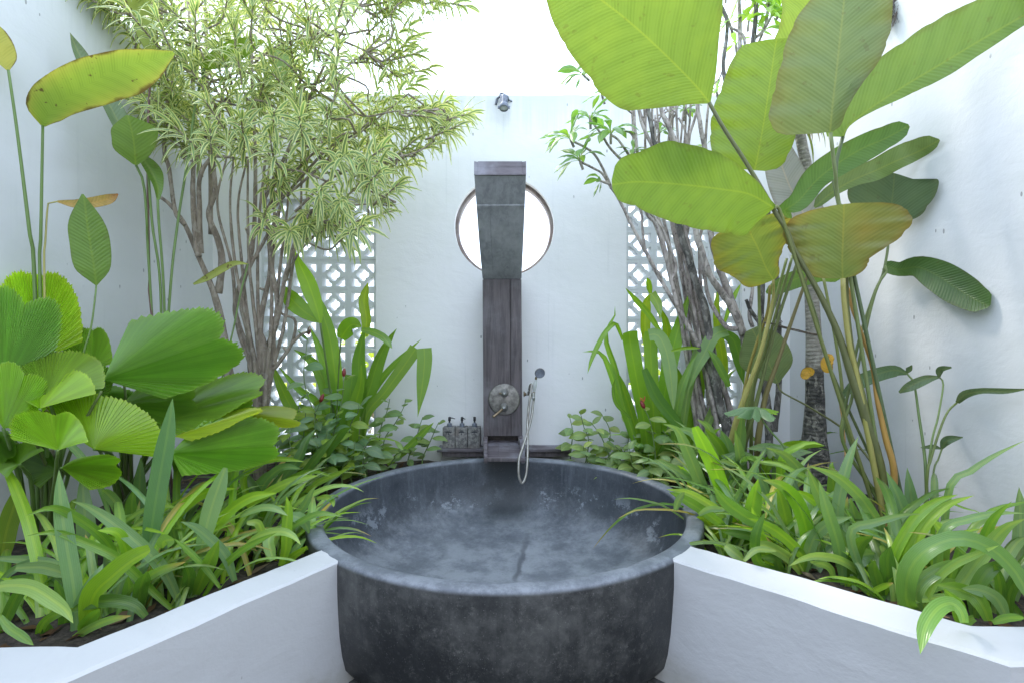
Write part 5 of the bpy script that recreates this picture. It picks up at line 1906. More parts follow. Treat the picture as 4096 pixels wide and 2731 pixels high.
# plain filling clumps further back in the right bed
clump('spider_lily', gpos('H', 560, 1640), 'strap leaved clump at the foot of the plumeria trunks beside the bath', 'spider lily', GR, [
    ([(640, 1500), (610, 1400), (560, 1330), (500, 1270)], 34, MID, dict(d=2.4)),
    ([(640, 1560), (650, 1400), (600, 1280)], 40, BLUE, dict(d=2.4)),
    ([(700, 1520), (720, 1350), (735, 1180)], 36, GREY, dict(d=2.4)),
    ([(560, 1560), (500, 1430), (420, 1300), (290, 1280)], 32, BLUE, dict(d=2.3)),
    ([(560, 1480), (530, 1280), (450, 1215)], 30, PALE, dict(d=2.5)),
], 'H', fill=4, cols=DARKS, fl=(.4, .62), fw=.020)
clump('spider_lily', gpos('H', 1010, 1640), 'strap leaved clump with a bright floppy blade beside the ringed palm trunk', 'spider lily', GR, [
    ([(870, 1540), (980, 1400), (1120, 1370), (1245, 1385)], 34, BRIGHT, dict(d=2.5)),
    ([(1100, 1568), (1000, 1440), (900, 1395), (760, 1400)], 36, BLUE, dict(d=2.3)),
    ([(1120, 1580), (1000, 1500), (800, 1480)], 20, PALE, dict(d=2.2)),
    ([(950, 1560), (1030, 1440), (1180, 1420)], 30, GREY, dict(d=2.45)),
], 'H', fill=4, cols=DARKS, fl=(.4, .62), fw=.020)

for crop, x, y, lab, grp in (('J', 330, 1285, 'low young strap leaved tuft on bare soil just inside the planter corner', GL), ('J', 640, 1200, 'low young strap leaved tuft against the planter wall below the shiny crossing leaves', GL), ('J', 1120, 1040, 'low strap leaved tuft against the planter wall under the pale broad blade', GL),
                            ('K', 60, 850, 'low strap leaved tuft in the angle of planter wall and bath', GL), ('M', 120, 845, 'low strap leaved tuft along the planter edge nearest the bath', GR), ('M', 480, 930, 'low strap leaved tuft along the planter edge under the long leaning blade', GR),
                            ('M', 1290, 1175, 'low strap leaved tuft behind the blade that hangs over the planter', GR)):
    b_ = gpos(crop, x, y)
    clump('spider_lily', (b_.x, b_.y + .05, SOIL), lab, 'spider lily', grp, [], crop, fill=10, fl=(.20, .42), fw=.0105, az=(0, pi), cols=(MID, BRIGHT, PALE, GREY))
# ------------------------------------------------------------------ broad lily in front of the pierced panel, near the variegated tree
LB = W(*px('F', 770, 1490), 2.98)
LB.z = SOIL
def fold_prof(q):
    return [q, q, q * .95, q * .8, q * .55, q * .25, 0]


clump('crinum_lily', LB, 'tall broad leaved lily before the pierced block panel, one blade snapped and hanging', 'lily', None, [
    ([(730, 1300), (700, 1100), (690, 930), (655, 700), (600, 520), (545, 410), (500, 330)], 46, (.12, .24, .02), dict(dd=-.1, fold=.3, roll=[0, 25])),
    ([(600, 622), (575, 520), (520, 360), (470, 250), (440, 165)], 56, BRIGHT, dict(root=False, d=2.8, fold=.2, prof=lambda q: prof_ovate(q, .5, .1))),
    ([(596, 612), (500, 545), (420, 470), (358, 380)], 60, (.14, .27, .02), dict(root=False, d=2.8, fold=.2, prof=lambda q: prof_ovate(q, .6, .1))),
    ([(690, 1100), (600, 800), (560, 700), (528, 628)], 34, (.15, .30, .03), dict(d=2.95)),
    ([(650, 1100), (600, 930), (530, 840), (428, 778)], 46, MID, dict(d=3.0)),
    ([(420, 1150), (360, 1030), (290, 860)], 40, (.13, .25, .03), dict(d=3.0, root=True)),
    ([(600, 1150), (460, 1025), (335, 885)], 25, MID, dict(d=2.9)),
    ([(728, 712), (760, 660), (800, 625), (858, 640)], 58, (.13, .26, .02), dict(root=False, d=2.75, fold=.25, prof=lambda q: prof_ovate(q, .45, .5))),
    ([(855, 655), (930, 672), (1000, 712), (1048, 775)], 27, (.14, .25, .05), dict(root=False, d=2.85)),
    ([(880, 700), (888, 590), (872, 480), (897, 360)], 34, (.18, .28, .02), dict(root=False, d=3.05)),
    ([(840, 1000), (838, 850), (860, 720), (875, 640)], 52, (.10, .21, .02), dict(d=3.0)),
    ([(775, 1210), (785, 1060), (800, 940)], 56, (.10, .22, .02), dict(d=2.9, prof=lambda q: [q * .6, q * .8, q, q, q * .95, q * .9])),
    ([(810, 1180), (850, 1000), (855, 870)], 40, (.12, .23, .02), dict(d=2.88)),
    ([(830, 1220), (900, 1050), (960, 850), (1025, 720), (1078, 648)], 46, (.11, .22, .025), dict(d=3.05)),
    ([(850, 1230), (930, 1040), (1040, 895), (1150, 790), (1232, 714)], 24, MID, dict(d=3.1)),
    ([(880, 1210), (1000, 1050), (1110, 900), (1198, 772)], 46, (.14, .25, .04), dict(d=3.0, fold=.12, roll=[0, 0], prof=lambda q: [q * .35, q * .5, q * .65, q * .8, q * .92, q])),
    ([(1248, 772), (1252, 850), (1238, 1000), (1208, 1205)], 52, (.15, .26, .05), dict(root=False, d=2.95, dd=.0, fold=.08, roll=[0, 0], prof=fold_prof)),
    ([(560, 1560), (650, 1400), (740, 1290), (795, 1265)], 32, DEEP, dict(d=2.6, root=False)),
    ([(330, 1560), (450, 1430), (520, 1340), (560, 1310)], 34, (.085, .17, .05), dict(d=2.6, root=False)),
    ([(1020, 1500), (1150, 1390), (1240, 1300), (1310, 1235)], 26, (.14, .25, .04), dict(d=3.05, root=False)),
    ([(900, 1500), (980, 1420), (1090, 1400)], 24, (.14, .25, .04), dict(d=2.95, root=False)),
], 'F', fill=4, fl=(.3, .6), fw=.03, az=(pi, 2 * pi))
stem = bpy.data.objects['crinum_lily']
mb = MB()
tube(mb, [W(*px('F', 790, 1580), 2.96), W(*px('F', 785, 1440), 2.97), W(*px('F', 800, 1330), 2.97), W(*px('F', 820, 1200), 2.97)], [.05, .045, .04, .03], 12, col=(.20, .27, .10))
mb.build('stem', M['stem'], stem)
stem_at(stem, 'F', [(728, 712), (715, 900), (700, 1200)], [2.75, 2.9], .004, M['stem'], STEMG)
stem_at(stem, 'F', [(598, 615), (640, 900), (690, 1250)], [2.8, 2.95], .006, M['stem'], STEMG)

# the same kind on the other side
RB = W(*px('H', 250, 1470), 2.92)
RB.z = SOIL
clump('crinum_lily', RB, 'broad leaved lily with folded glossy blades before the other pierced block panel', 'lily', None, [
    ([(235, 1250), (260, 980), (320, 700), (408, 415)], 52, (.13, .26, .025), dict(dd=-.05, roll=[0, 15])),
    ([(180, 1200), (165, 900), (158, 690), (165, 672)], 46, (.13, .25, .02), dict(d=2.85, prof=lambda q: [q * .6, q * .85, q, q, q, q])),
    ([(150, 690), (205, 690), (255, 780), (285, 930), (305, 1165)], 46, (.16, .27, .09), dict(root=False, d=2.8, dd=-.1, fold=.12, prof=lambda q: [q * .9, q, q, q, q * .85, q * .5, 0])),
    ([(380, 1150), (430, 900), (500, 740), (560, 680)], 46, (.16, .28, .07), dict(d=2.8, prof=lambda q: [q * .3, q * .5, q * .75, q, q])),
    ([(640, 660), (560, 690), (500, 800), (440, 920), (390, 1060)], 44, (.14, .25, .07), dict(root=False, d=2.75, fold=.15, prof=lambda q: [q * .9, q, q, q * .8, q * .4, 0])),
    ([(600, 672), (680, 720), (720, 850), (745, 1000)], 40, (.10, .20, .04), dict(root=False, d=2.85, prof=lambda q: [q * .7, q, q, q * .7, 0])),
    ([(115, 1200), (70, 950), (30, 720), (30, 665)], 52, (.12, .24, .02), dict(d=2.85, prof=lambda q: [q * .5, q * .8, q, q, q * .95])),
    ([(235, 690), (150, 560), (70, 470), (2, 395)], 20, (.15, .28, .02), dict(root=False, d=2.8)),
    ([(130, 755), (125, 600), (135, 480), (160, 428)], 34, (.17, .26, .01), dict(root=False, d=2.95)),
    ([(165, 430), (205, 500), (222, 600)], 34, PALE, dict(root=False, d=2.95, prof=fold_prof)),
    ([(270, 720), (235, 560), (200, 480)], 42, (.15, .26, .01), dict(d=3.0)),
    ([(160, 430), (150, 380), (138, 330)], 20, BRIGHT, dict(root=False, d=3.0)),
    ([(600, 1000), (590, 700), (575, 520), (590, 360)], 36, (.20, .30, .015), dict(d=3.05)),
    ([(620, 620), (680, 460), (728, 365)], 16, BRIGHT, dict(root=False, d=3.05)),
    ([(655, 1010), (570, 850), (520, 780)], 26, MID, dict(root=False, d=2.7)),
    ([(330, 1130), (400, 900), (460, 790)], 30, MID, dict(d=2.75)),
    ([(290, 788), (380, 770), (475, 772)], 12, BRIGHT, dict(root=False, d=2.75)),
    ([(120, 900), (200, 1080), (320, 1230), (400, 1310)], 40, (.065, .15, .02), dict(root=False, d=2.7)),
    ([(450, 660), (445, 550), (420, 480)], 30, (.16, .24, .01), dict(root=False, d=3.0)),
    ([(0, 1150), (-60, 900), (-120, 700), (-60, 560), (-63, 508)], 20, (.12, .24, .02), dict(d=2.85)),
    ([(-20, 1130), (-100, 900), (-160, 800), (-268, 795 - 0)], 24, (.10, .21, .03), dict(d=2.9)),
    ([(470, 1000), (400, 760), (370, 620)], 36, (.13, .25, .02), dict(d=2.95)),
    ([(560, 1150), (640, 960), (700, 900)], 30, PALE, dict(d=2.9)),
    ([(300, 1250), (360, 1050), (300, 850)], 44, (.12, .23, .02), dict(d=2.95)),
    ([(420, 1200), (480, 1000), (520, 860)], 40, (.11, .22, .02), dict(d=2.95)),
    ([(520, 1200), (600, 1050), (640, 900)], 34, (.13, .26, .02), dict(d=2.95)),
    ([(60, 1250), (-20, 1000), (-80, 880)], 34, (.10, .20, .02), dict(d=2.9)),
    ([(200, 1280), (120, 1050), (90, 900)], 44, (.10, .20, .02), dict(d=2.95)),
], 'H', fill=5, fl=(.4, .7), fw=.032, az=(pi, 2 * pi))
rl = bpy.data.objects['crinum_lily.001']
leaf_at(rl, 'G', [(1240, 720), (1205, 632), (1180, 622), (1120, 690), (1050, 830), (1019, 932)], 15, None, [2.85, 2.7], M['strap'], (.12, .24, .02), fold=.3, roll=10)
leaf_at(rl, 'G', [(1290, 1210), (1200, 1120), (1180, 1020), (1195, 960)], 11, None, [2.8, 2.7], M['strap'], DEEP, fold=.3)

# ------------------------------------------------------------------ leafy stems (spiral ginger)
def ginger(label, stems, lsize, col, bud_tips=(), group=None, root=None, pale=None):
    g = thing('spiral_ginger', root, label, 'ginger', group)
    for si, (crop, pts, d, n) in enumerate(stems):
        P = [W(*px(crop, *p), interp(d if isinstance(d, list) else [d], i / max(1, len(pts) - 1))) for i, p in enumerate(pts)]
        b = P[0].copy()
        if b.z > SOIL + .05:
            P = [Vector((b.x + rnd.uniform(-.03, .03), b.y + rnd.uniform(-.02, .03), SOIL - .01))] + P
        mb = MB()
        tube(mb, P, [.0050, .0042, .0030, .0022], 6, n=16, col=vary((.13, .20, .06)))
        s = mb.build('stem', M['stem'], g)
        S_, L = catmull(P, 40)
        ph = rnd.uniform(0, 6)
        n += 2
        for k in range(n):
            f = .22 + .78 * (k + .5) / n
            p = S_[int(f * 40)]
            T = (S_[min(40, int(f * 40) + 1)] - S_[max(0, int(f * 40) - 1)]).normalized()
            a = ph + k * 2.0 + rnd.uniform(-.3, .3)
            out = Vector((cos(a), sin(a) - .15, 0)).normalized()
            l = lsize * 1.75 * rnd.uniform(.75, 1.15) * (1.0 if f < .88 else .72)
            el = rnd.uniform(.0, .55) if f < .9 else rnd.uniform(.4, 1.0)
            q = [p]
            for j in range(4):
                q.append(q[-1] + (out * cos(el) + Vector((0, 0, 1)) * sin(el)) * (l / 4))
                el -= rnd.uniform(.12, .35)
            q = [Vector((v.x, min(v.y, WALL_Y - .02), v.z)) for v in q]
            w = l * rnd.uniform(.21, .27)
            cc = vary(pale if pale and rnd.random() < .35 else col, .2)
            m2 = MB()
            blade_mesh(m2, q, prof_ovate(w), prof_ovate(w), cc, side=Vector((-out.y, out.x, out.x * .85)).normalized(), fold=.22, ripple=.03, na=7, ns=5, roll=rnd.uniform(-15, 15))
            m2.build('leaf', M['small'], s)
        if si in bud_tips:
            m2 = MB()
            tip = P[-1]
            lathe(m2, [(.0, -.01), (.008, -.004), (.0115, .008), (.0105, .022), (.0065, .034), (.0, .042)], tip, 12, axis=(S_[40] - S_[37]).normalized(), wob=.001)
            bd = m2.build('flower_bud', M['bud'], g)
            if si == bud_tips[0] and len(bud_tips) == 1:
                m2 = MB()
                tube(m2, [tip + Vector((0, 0, .030)), tip + Vector((-.014, -.006, .046)), tip + Vector((-.024, -.01, .052))], [.003, .0045, .002], 7)
                tube(m2, [tip + Vector((.002, 0, .032)), tip + Vector((.004, -.004, .058))], [.003, .0035], 7)
                m2.build('petal', M['bud_tip'], bd)
    return g


GB1 = W(*px('P', 1000, 900), 2.78)
GB1.z = SOIL
ginger('bushy spiral ginger with small red buds, dense dark leaves before the pierced panel', [
    ('F', [(620, 1350), (500, 1000), (510, 780), (524, 680)], [2.75, 2.85], 7), ('F', [(660, 1400), (730, 1120), (745, 940)], [2.72, 2.75], 8), ('F', [(600, 1420), (560, 1230), (600, 1100)], [2.7, 2.72], 8),
    ('P', [(1150, 800), (1180, 470), (1250, 350), (1260, 260)], [2.7, 2.65], 8), ('P', [(820, 800), (840, 500), (860, 240)], [2.7, 2.75], 9), ('P', [(620, 760), (600, 520), (575, 420)], [2.6, 2.7], 7),
    ('P', [(1000, 820), (1020, 560), (1060, 330)], [2.7, 2.65], 9), ('P', [(730, 800), (740, 560), (765, 300)], [2.8, 2.85], 8), ('P', [(940, 860), (950, 640), (960, 500)], [2.62, 2.6], 7),
    ('P', [(560, 830), (500, 700), (480, 500)], [2.7, 2.8], 7), ('P', [(870, 700), (980, 480), (1000, 130)], [2.9, 2.9], 6), ('P', [(700, 700), (690, 420), (700, 200)], [2.95, 3.0], 7),
    ('P', [(480, 700), (440, 420), (430, 200)], [3.0, 3.05], 6), ('P', [(1100, 880), (1200, 760), (1220, 620)], [2.62, 2.6], 6), ('P', [(1300, 860), (1310, 700), (1370, 600)], [2.75, 2.75], 6),
    ('P', [(780, 900), (700, 800), (560, 740)], [2.6, 2.55], 6), ('P', [(900, 880), (860, 760), (880, 640)], [2.58, 2.55], 6),
], .068, (.12, .21, .10), (0, 1, 2), None, GB1, (.15, .24, .03))
GB2 = W(*px('P', 1480, 880), 2.98)
GB2.z = SOIL
ginger('slender pale spiral ginger stems leaning along the white wall beside the soap dispensers', [
    ('P', [(1480, 840), (1500, 600), (1600, 450), (1680, 300), (1700, 220)], [2.95, 3.05], 10), ('P', [(1440, 860), (1460, 520), (1520, 350), (1550, 220)], [2.95, 3.0], 9),
    ('P', [(1720, 800), (1790, 620), (1830, 480), (1860, 390)], [3.05, 3.1], 9), ('P', [(1860, 780), (1930, 620), (1990, 480), (2010, 440)], [3.08, 3.12], 7),
    ('P', [(1340, 840), (1420, 740), (1500, 680)], [2.9, 2.9], 6), ('P', [(1560, 830), (1640, 720), (1700, 700)], [2.95, 2.98], 5),
], .064, (.13, .22, .075), (), None, GB2, (.17, .26, .07))
GB3 = W(*px('Q', 900, 860), 2.86)
GB3.z = SOIL
ginger('pale leaved spiral ginger with one red bud opening coral, by the shelf end', [
    ('Q', [(1120, 850), (1100, 560), (1060, 320), (1000, 180)], [2.7, 2.75], 7),
    ('Q', [(460, 670), (480, 480), (440, 380), (400, 220)], [3.0, 3.05], 8), ('Q', [(310, 640), (330, 420), (300, 260)], [3.05, 3.1], 7), ('Q', [(680, 680), (600, 460), (500, 320)], [2.95, 3.0], 7),
    ('Q', [(670, 620), (680, 400), (600, 240)], [3.0, 3.05], 6), ('Q', [(760, 720), (850, 520), (870, 320)], [2.9, 2.95], 8), ('Q', [(1020, 800), (960, 620), (900, 440)], [2.8, 2.85], 7),
    ('Q', [(1250, 880), (1300, 600), (1180, 400)], [2.7, 2.7], 7), ('Q', [(1340, 860), (1330, 640), (1240, 420)], [2.75, 2.8], 7), ('Q', [(760, 700), (780, 600), (720, 540)], [2.9, 2.9], 5),
    ('Q', [(900, 760), (880, 640), (860, 560)], [2.78, 2.75], 6), ('Q', [(1100, 860), (1060, 740), (1040, 620)], [2.62, 2.6], 6), ('Q', [(1180, 860), (1240, 760), (1260, 660)], [2.6, 2.58], 5),
    ('Q', [(470, 690), (440, 600), (430, 540)], [2.95, 2.92], 4),
], .066, (.155, .245, .085), (0,), None, GB3, (.21, .29, .085))

# ------------------------------------------------------------------ plumeria with bare mottled branches
PB = W(*px('H', 655, 1480), 2.82)
PB.z = SOIL
plum = thing('plumeria_tree', PB, 'many-branched plumeria with mottled grey bark and leaf tufts at its branch ends', 'tree')
def h3(pts, d, crop='H'):
    ds = d if isinstance(d, list) else [d]
    return [W(*px(crop, *p), interp(ds, i / (len(pts) - 1))) for i, p in enumerate(pts)]


def cH(pts):      # crop C pixels given in crop H's frame
    return [((2000 + x / 1.568 - 2500) * 1.5675, (y / 1.568 - 900) * 1.5675) for x, y in pts]


BR = [
    ([(660, 1500), (645, 1330), (600, 1150), (560, 950), (545, 800), (500, 520), (450, 380), (392, 185), (340, 20)] + cH([(1060, 1150), (990, 970), (945, 770), (925, 640), (930, 400)]), [2.82, 2.75, 2.7], [.040, .034, .028, .024, .018, .012], 'bark_dark'),
    ([(480, 480), (430, 300), (400, 150)] + cH([(1110, 1300), (1010, 1040), (900, 800), (870, 690), (830, 560)]), [2.78, 2.7], [.020, .018, .014, .010], 'bark_grey'),
    ([(740, 690), (690, 560), (620, 440), (540, 330), (500, 230), (440, 20)] + cH([(1230, 1250), (1150, 1000), (1060, 800), (1010, 680), (1000, 450)]), [2.72, 2.68, 2.66], [.026, .022, .018, .012], 'bark_grey'),
    ([(770, 900), (745, 700), (700, 560), (650, 420), (590, 260), (535, 20)] + cH([(1340, 1230), (1290, 960), (1255, 780), (1240, 640), (1270, 400)]), [2.75, 2.7, 2.66], [.030, .024, .018, .012], 'bark_grey'),
    ([(745, 650), (640, 640), (560, 530), (520, 440), (500, 330), (470, 200), (450, 0)], [2.72, 2.75], [.018, .014, .010], 'bark_grey'),
    ([(460, 760), (420, 680), (330, 520), (250, 390), (130, 170), (40, 0)] + cH([(740, 1240), (700, 1180)]), [2.78, 2.74], [.018, .014, .010], 'bark_grey'),
    ([(330, 510), (290, 350), (250, 150), (200, 0)] + cH([(920, 1330), (880, 1100), (850, 850), (840, 700), (820, 500)]), [2.75, 2.7], [.016, .014, .012, .008], 'bark_grey'),
    ([(230, 330), (140, 190), (110, 40)] + cH([(890, 1350), (850, 1230)]), [2.75, 2.72], [.011, .008], 'bark_grey'),
    ([(290, 355), (322, 270), (290, 160), (220, 0)] + cH([(900, 1300)]), [2.74, 2.72], [.010, .008], 'bark_grey'),
    ([(460, 760), (510, 880), (560, 960)], [2.78, 2.8], [.020, .018], 'bark_dark'),
    (cH([(700, 1185), (660, 1090), (600, 980), (540, 930), (440, 880)]), [2.74, 2.7], [.010, .009, .008], 'bark_grey'),
    (cH([(690, 1165), (640, 1090), (590, 1060), (500, 1015)]), [2.74, 2.7], [.009, .008], 'bark_grey'),
    (cH([(860, 1060), (770, 1010), (690, 930), (640, 850), (570, 760)]), [2.75, 2.72], [.011, .009, .008], 'bark_grey'),
    (cH([(845, 1045), (800, 960), (740, 880), (700, 850)]), [2.74, 2.7], [.010, .008], 'bark_grey'),
    (cH([(850, 870), (810, 830), (760, 820)]), [2.72, 2.7], [.009, .007], 'bark_grey'),
    (cH([(1180, 960), (1190, 850), (1235, 700), (1250, 600)]), [2.72, 2.7], [.011, .009], 'bark_grey'),
    (cH([(1180, 940), (1160, 820), (1120, 740)]), [2.72, 2.7], [.010, .007], 'bark_grey'),
    (cH([(1430, 560), (1400, 420), (1425, 150), (1370, 0), (1340, -150)]), [2.75, 2.7], [.015, .013, .011], 'bark_dark'),
    (cH([(1340, 900), (1400, 650), (1490, 420), (1505, 150), (1500, 0), (1510, -150)]), [2.72, 2.7], [.018, .015, .012], 'bark_grey'),
    (cH([(1480, 900), (1560, 500), (1590, 250), (1605, 60), (1600, -120)]), [2.70, 2.68], [.020, .018, .014], 'bark_dark'),
    (cH([(1540, 300), (1520, 220), (1440, 170)]), [2.7, 2.7], [.010, .007], 'bark_grey'),
    (cH([(1590, 250), (1660, 180), (1680, 50), (1700, -80)]), [2.7, 2.66], [.012, .009], 'bark_grey'),
    ([(905, 1480), (900, 1240), (870, 950), (850, 600), (862, 330), (880, 100), (900, -100)], [2.80, 2.74], [.034, .028, .022, .016], 'bark_dark'),
    ([(935, 1290), (965, 1000), (965, 650), (950, 300), (955, 0)], [2.80, 2.74], [.022, .018, .014], 'bark_dark'),
    ([(850, 620), (790, 540), (760, 470)], [2.75, 2.72], [.016, .012], 'bark_dark'),
    ([(800, 640), (780, 560), (800, 400), (780, 330), (770, 200), (720, 60)], [2.78, 2.74], [.014, .011], 'bark_grey'),
    ([(700, 20), (620, 180), (660, 260)], [2.75, 2.75], [.006, .004], 'bark_grey'),
]
for pts, d, r, mt in BR:
    P = h3(pts, d)
    r = [q * .74 for q in r]
    if pts[0][1] > 1450:
        P[0].z = SOIL - .03
    mb = MB()
    tube(mb, P, r, 10, n=10 * len(P), lump=.30)
    mb.build('branch' if r[0] < .028 else 'trunk', M[mt], plum)


# fine upright branches behind the big leaves
for i in range(15):
    x0 = rnd.uniform(840, 1330)
    y0 = rnd.uniform(1150, 1500)
    top = rnd.uniform(380, 760) if x0 < 1250 else rnd.uniform(150, 600)
    lean_ = rnd.uniform(-60, 120)
    dd_ = rnd.uniform(2.78, 3.05)
    pts = [(1150 + (x0 - 1080) * .55, y0 + 330), (x0 + 30, y0), (x0 + lean_ * .3 + rnd.uniform(-18, 18), y0 * .66 + top * .34), (x0 + lean_ * .6 + rnd.uniform(-18, 18), y0 * .33 + top * .67), (x0 + lean_, top)]
    P = [W(*px('C', *q), dd_ - .04 * j) for j, q in enumerate(pts)]
    P = [Vector((PB.x + rnd.uniform(-.10, .16), PB.y + rnd.uniform(-.03, .12), SOIL - .03))] + P
    mb = MB()
    tube(mb, P, [.014, .0125, .011, .009, .007, .005], 8, n=34, lump=.32)
    br = mb.build('branch', M['bark_grey'], plum)
    for k in range(2):
        a_ = P[4].lerp(P[5], rnd.uniform(.0, .6))
        e_ = a_ + Vector((rnd.uniform(-.10, .10), rnd.uniform(-.05, .05), rnd.uniform(.06, .16)))
        mb = MB()
        tube(mb, [a_, a_.lerp(e_, .5) + Vector((rnd.uniform(-.015, .015), 0, -.01)), e_], [.0052, .0045, .0032], 6, n=8, lump=.3)
        mb.build('twig', M['bark_grey'], br)


def tuft(parent, c, ax, n, L, col, name='leaf_tuft'):
    ax = ax.normalized()
    X = ax.orthogonal().normalized()
    Y = ax.cross(X)
    mb = MB()
    tube(mb, [c - ax * .05, c, c + ax * .02], [.007, .0075, .004], 8, n=6)
    t = mb.build(name, M['bark_grey'], parent)
    for k in range(n):
        a = k * 2.4 + rnd.uniform(-.2, .2)
        rad = X * cos(a) + Y * sin(a)
        sp = rnd.uniform(.45, 1.25)
        dv = (ax * cos(sp) + rad * sin(sp)).normalized()
        l = L * rnd.uniform(.7, 1.1)
        q = [c]
        dr = rnd.uniform(.16, .42)
        for j in range(6):
            q.append(q[-1] + dv * (l / 6))
            dv = (dv + Vector((0, 0, -1)) * dr).normalized()
        side = ax.cross(rad)
        w = l * rnd.uniform(.105, .135)
        m2 = MB()
        pr = [w * v for v in (.10, .14, .26, .50, .78, .98, 1.0, .80, .42, .03)]
        blade_mesh(m2, q, pr, pr, vary(col, .18), side=side, fold=.35, ripple=.10, na=12, ns=5)
        m2.build('leaf', M['small'], t)


PC = (.10, .20, .045)
for (x, y, dx, dy, n, d, L) in ((440, 870, -.5, 1, 12, 2.68, .17), (500, 1010, -.4, .9, 11, 2.68, .155), (565, 750, -.1, 1, 10, 2.70, .14), (695, 845, -.05, 1, 12, 2.68, .16), (520, 470, -.6, .4, 11, 2.75, .14),
                                (640, 600, -.3, .7, 7, 2.9, .12), (1000, 840, .1, 1, 8, 2.85, .11), (840, 960, .2, 1, 6, 2.7, .09), (640, 1140, -.9, .2, 5, 2.72, .09), (1160, 700, 0, 1, 7, 2.75, .10),
                                (1360, 580, -.3, .8, 8, 2.8, .13), (1370, 0, 0, 1, 10, 2.7, .16), (1510, -60, 0, 1, 10, 2.7, .16), (1605, 40, .1, 1, 11, 2.68, .17), (1690, -30, .2, 1, 11, 2.66, .18),
                                (1700, 110, .4, .8, 12, 2.62, .17), (1650, 200, .3, .9, 10, 2.75, .15), (1440, 150, -.4, .8, 9, 2.75, .14), (1480, 290, -.2, .9, 8, 2.85, .13), (1760, 60, .3, .9, 11, 2.6, .17),
                                (1290, 930, -.3, .5, 4, 2.72, .09), (1560, 140, 0, 1, 8, 2.9, .15), (1420, -40, 0, 1, 9, 2.9, .15)):
    c = W(*px('C', x, y), d)
    tuft(plum, c, Vector((dx, -.25, dy)), n + 1, L * (1.22 if x < 1200 else .92), PC if x < 1200 else (.19, .32, .06))  # upper tufts coloured lighter to paint in sunlight

# ------------------------------------------------------------------ ringed palm trunk with hanging dry strands
PT = W(*px('M', 395, 330), 2.72)
PT.z = SOIL
pt = thing('slender_palm', PT, 'slender palm with a pale ringed trunk blackened at its foot, by the side wall', 'palm')
P = [W(*px('I', *p), d) for p, d in (((392, 1760), 2.7), ((395, 1560), 2.7), ((402, 1380), 2.69), ((407, 1150), 2.68), ((405, 900), 2.67), ((398, 650), 2.66), ((382, 400), 2.65), ((362, 200), 2.64), ((385, -130), 2.62), ((370, -300), 2.60), ((330, -480), 2.58), ((306, -610), 2.57))]
P[0].z = SOIL - .03
kr = lambda w: w / 1.5684 / FPX * 2.68
mb = MB()
tube(mb, P[:5], [kr(96), kr(88), kr(66), kr(54), kr(49)], 20, n=40, lump=.10)
mb.build('trunk_foot', mat_bark('blackened palm foot', ((.025, .024, .022), (.15, .14, .12), (.40, .37, .31)), ring=300.0, scale=(26, 26, 40), patch=.6), pt)
mb = MB()
tube(mb, P[4:], [kr(49), kr(44), kr(40), kr(36), kr(34), kr(32), kr(30), kr(28)], 18, n=70, lump=.06)
mb.build('trunk', M['palm'], pt)
top = P[-1]
for i in range(34):
    a = rnd.uniform(0, 2 * pi)
    out = Vector((cos(a), sin(a) * .5 - .1, 0))
    L = rnd.uniform(.16, .40)
    el = rnd.uniform(.1, 1.0)
    q = [top + Vector((0, 0, rnd.uniform(-.02, .05)))]
    for j in range(6):
        q.append(q[-1] + (out * cos(el) * .7 + Vector((0, 0, 1)) * sin(el)) * (L / 6))
        el -= rnd.uniform(.3, .55)
    q = [Vector((min(v.x, WALL_R - .03), v.y, v.z)) for v in q]
    mb = MB()
    w = rnd.uniform(.003, .007)
    c = rnd.choice(((.10, .15, .05), (.16, .15, .12), (.07, .06, .05), (.08, .12, .07)))
    blade_mesh(mb, q, prof_strap(w, .5), prof_strap(w, .5), c, side=Vector((-out.y, out.x, 0)), fold=.3, na=12, ns=3)
    mb.build('frond_strand', M['strap'], pt)

# ------------------------------------------------------------------ the broad-leaved calatheas
CB = W(3594, 2128, 2.08)
CB.z = SOIL
ca = thing('calathea', CB, 'towering calathea with huge paddle leaves on arching stalks beside the side wall', 'calathea')
CAL = M['calathea']
G1 = (.15, .28, .018)
leaf_at(ca, 'C', [(1314, 645), (1210, 520), (1000, 310), (800, 130), (620, -10), (440, -150), (300, -260)], [10, 215, 395, 420, 385, 330, 240, 90], [10, 215, 420, 470, 480, 440, 300, 100], [2.0, 1.95, 1.85, 1.75], CAL, (.155, .285, .03),
        fold=.05, ripple=.03, na=48, ns=13, rag=.05, roll=[0, -6, 4])
leaf_at(ca, 'C', [(1716, 1312), (1690, 1288), (1560, 1218), (1400, 1190), (1200, 1165), (1000, 1148), (850, 1142), (702, 1160)], [8, 225, 258, 262, 246, 200, 140, 30], [8, 25, 90, 180, 225, 240, 165, 30], [2.0, 1.92, 1.86], CAL, (.14, .275, .022),
        fold=.06, ripple=.045, na=44, ns=13, rag=.06)
leaf_at(ca, 'D', [(503, 828), (510, 740), (525, 600), (545, 430), (565, 240), (585, 60), (600, -120), (610, -260)], [60, 335, 350, 330, 300, 240, 120, 30], [15, 70, 120, 210, 248, 235, 205, 120], [1.95, 1.88, 1.82], CAL, (.135, .215, .06),
        fold=.22, ripple=.04, na=44, ns=13, rag=.06, roll=[0, 8, 5], edgecol=(.15, .20, .05))
leaf_at(ca, 'D', [(582, 858), (620, 790), (740, 692), (950, 552), (1200, 402), (1450, 252), (1720, 98), (1950, -20)], [10, 130, 225, 245, 255, 225, 150, 60], [10, 6, 22, 60, 82, 70, 50, 30], [2.02, 1.92, 1.80, 1.70], CAL, (.12, .235, .04),
        fold=.22, ripple=.04, na=44, ns=11, rag=.05, roll=[25, 10, 0])
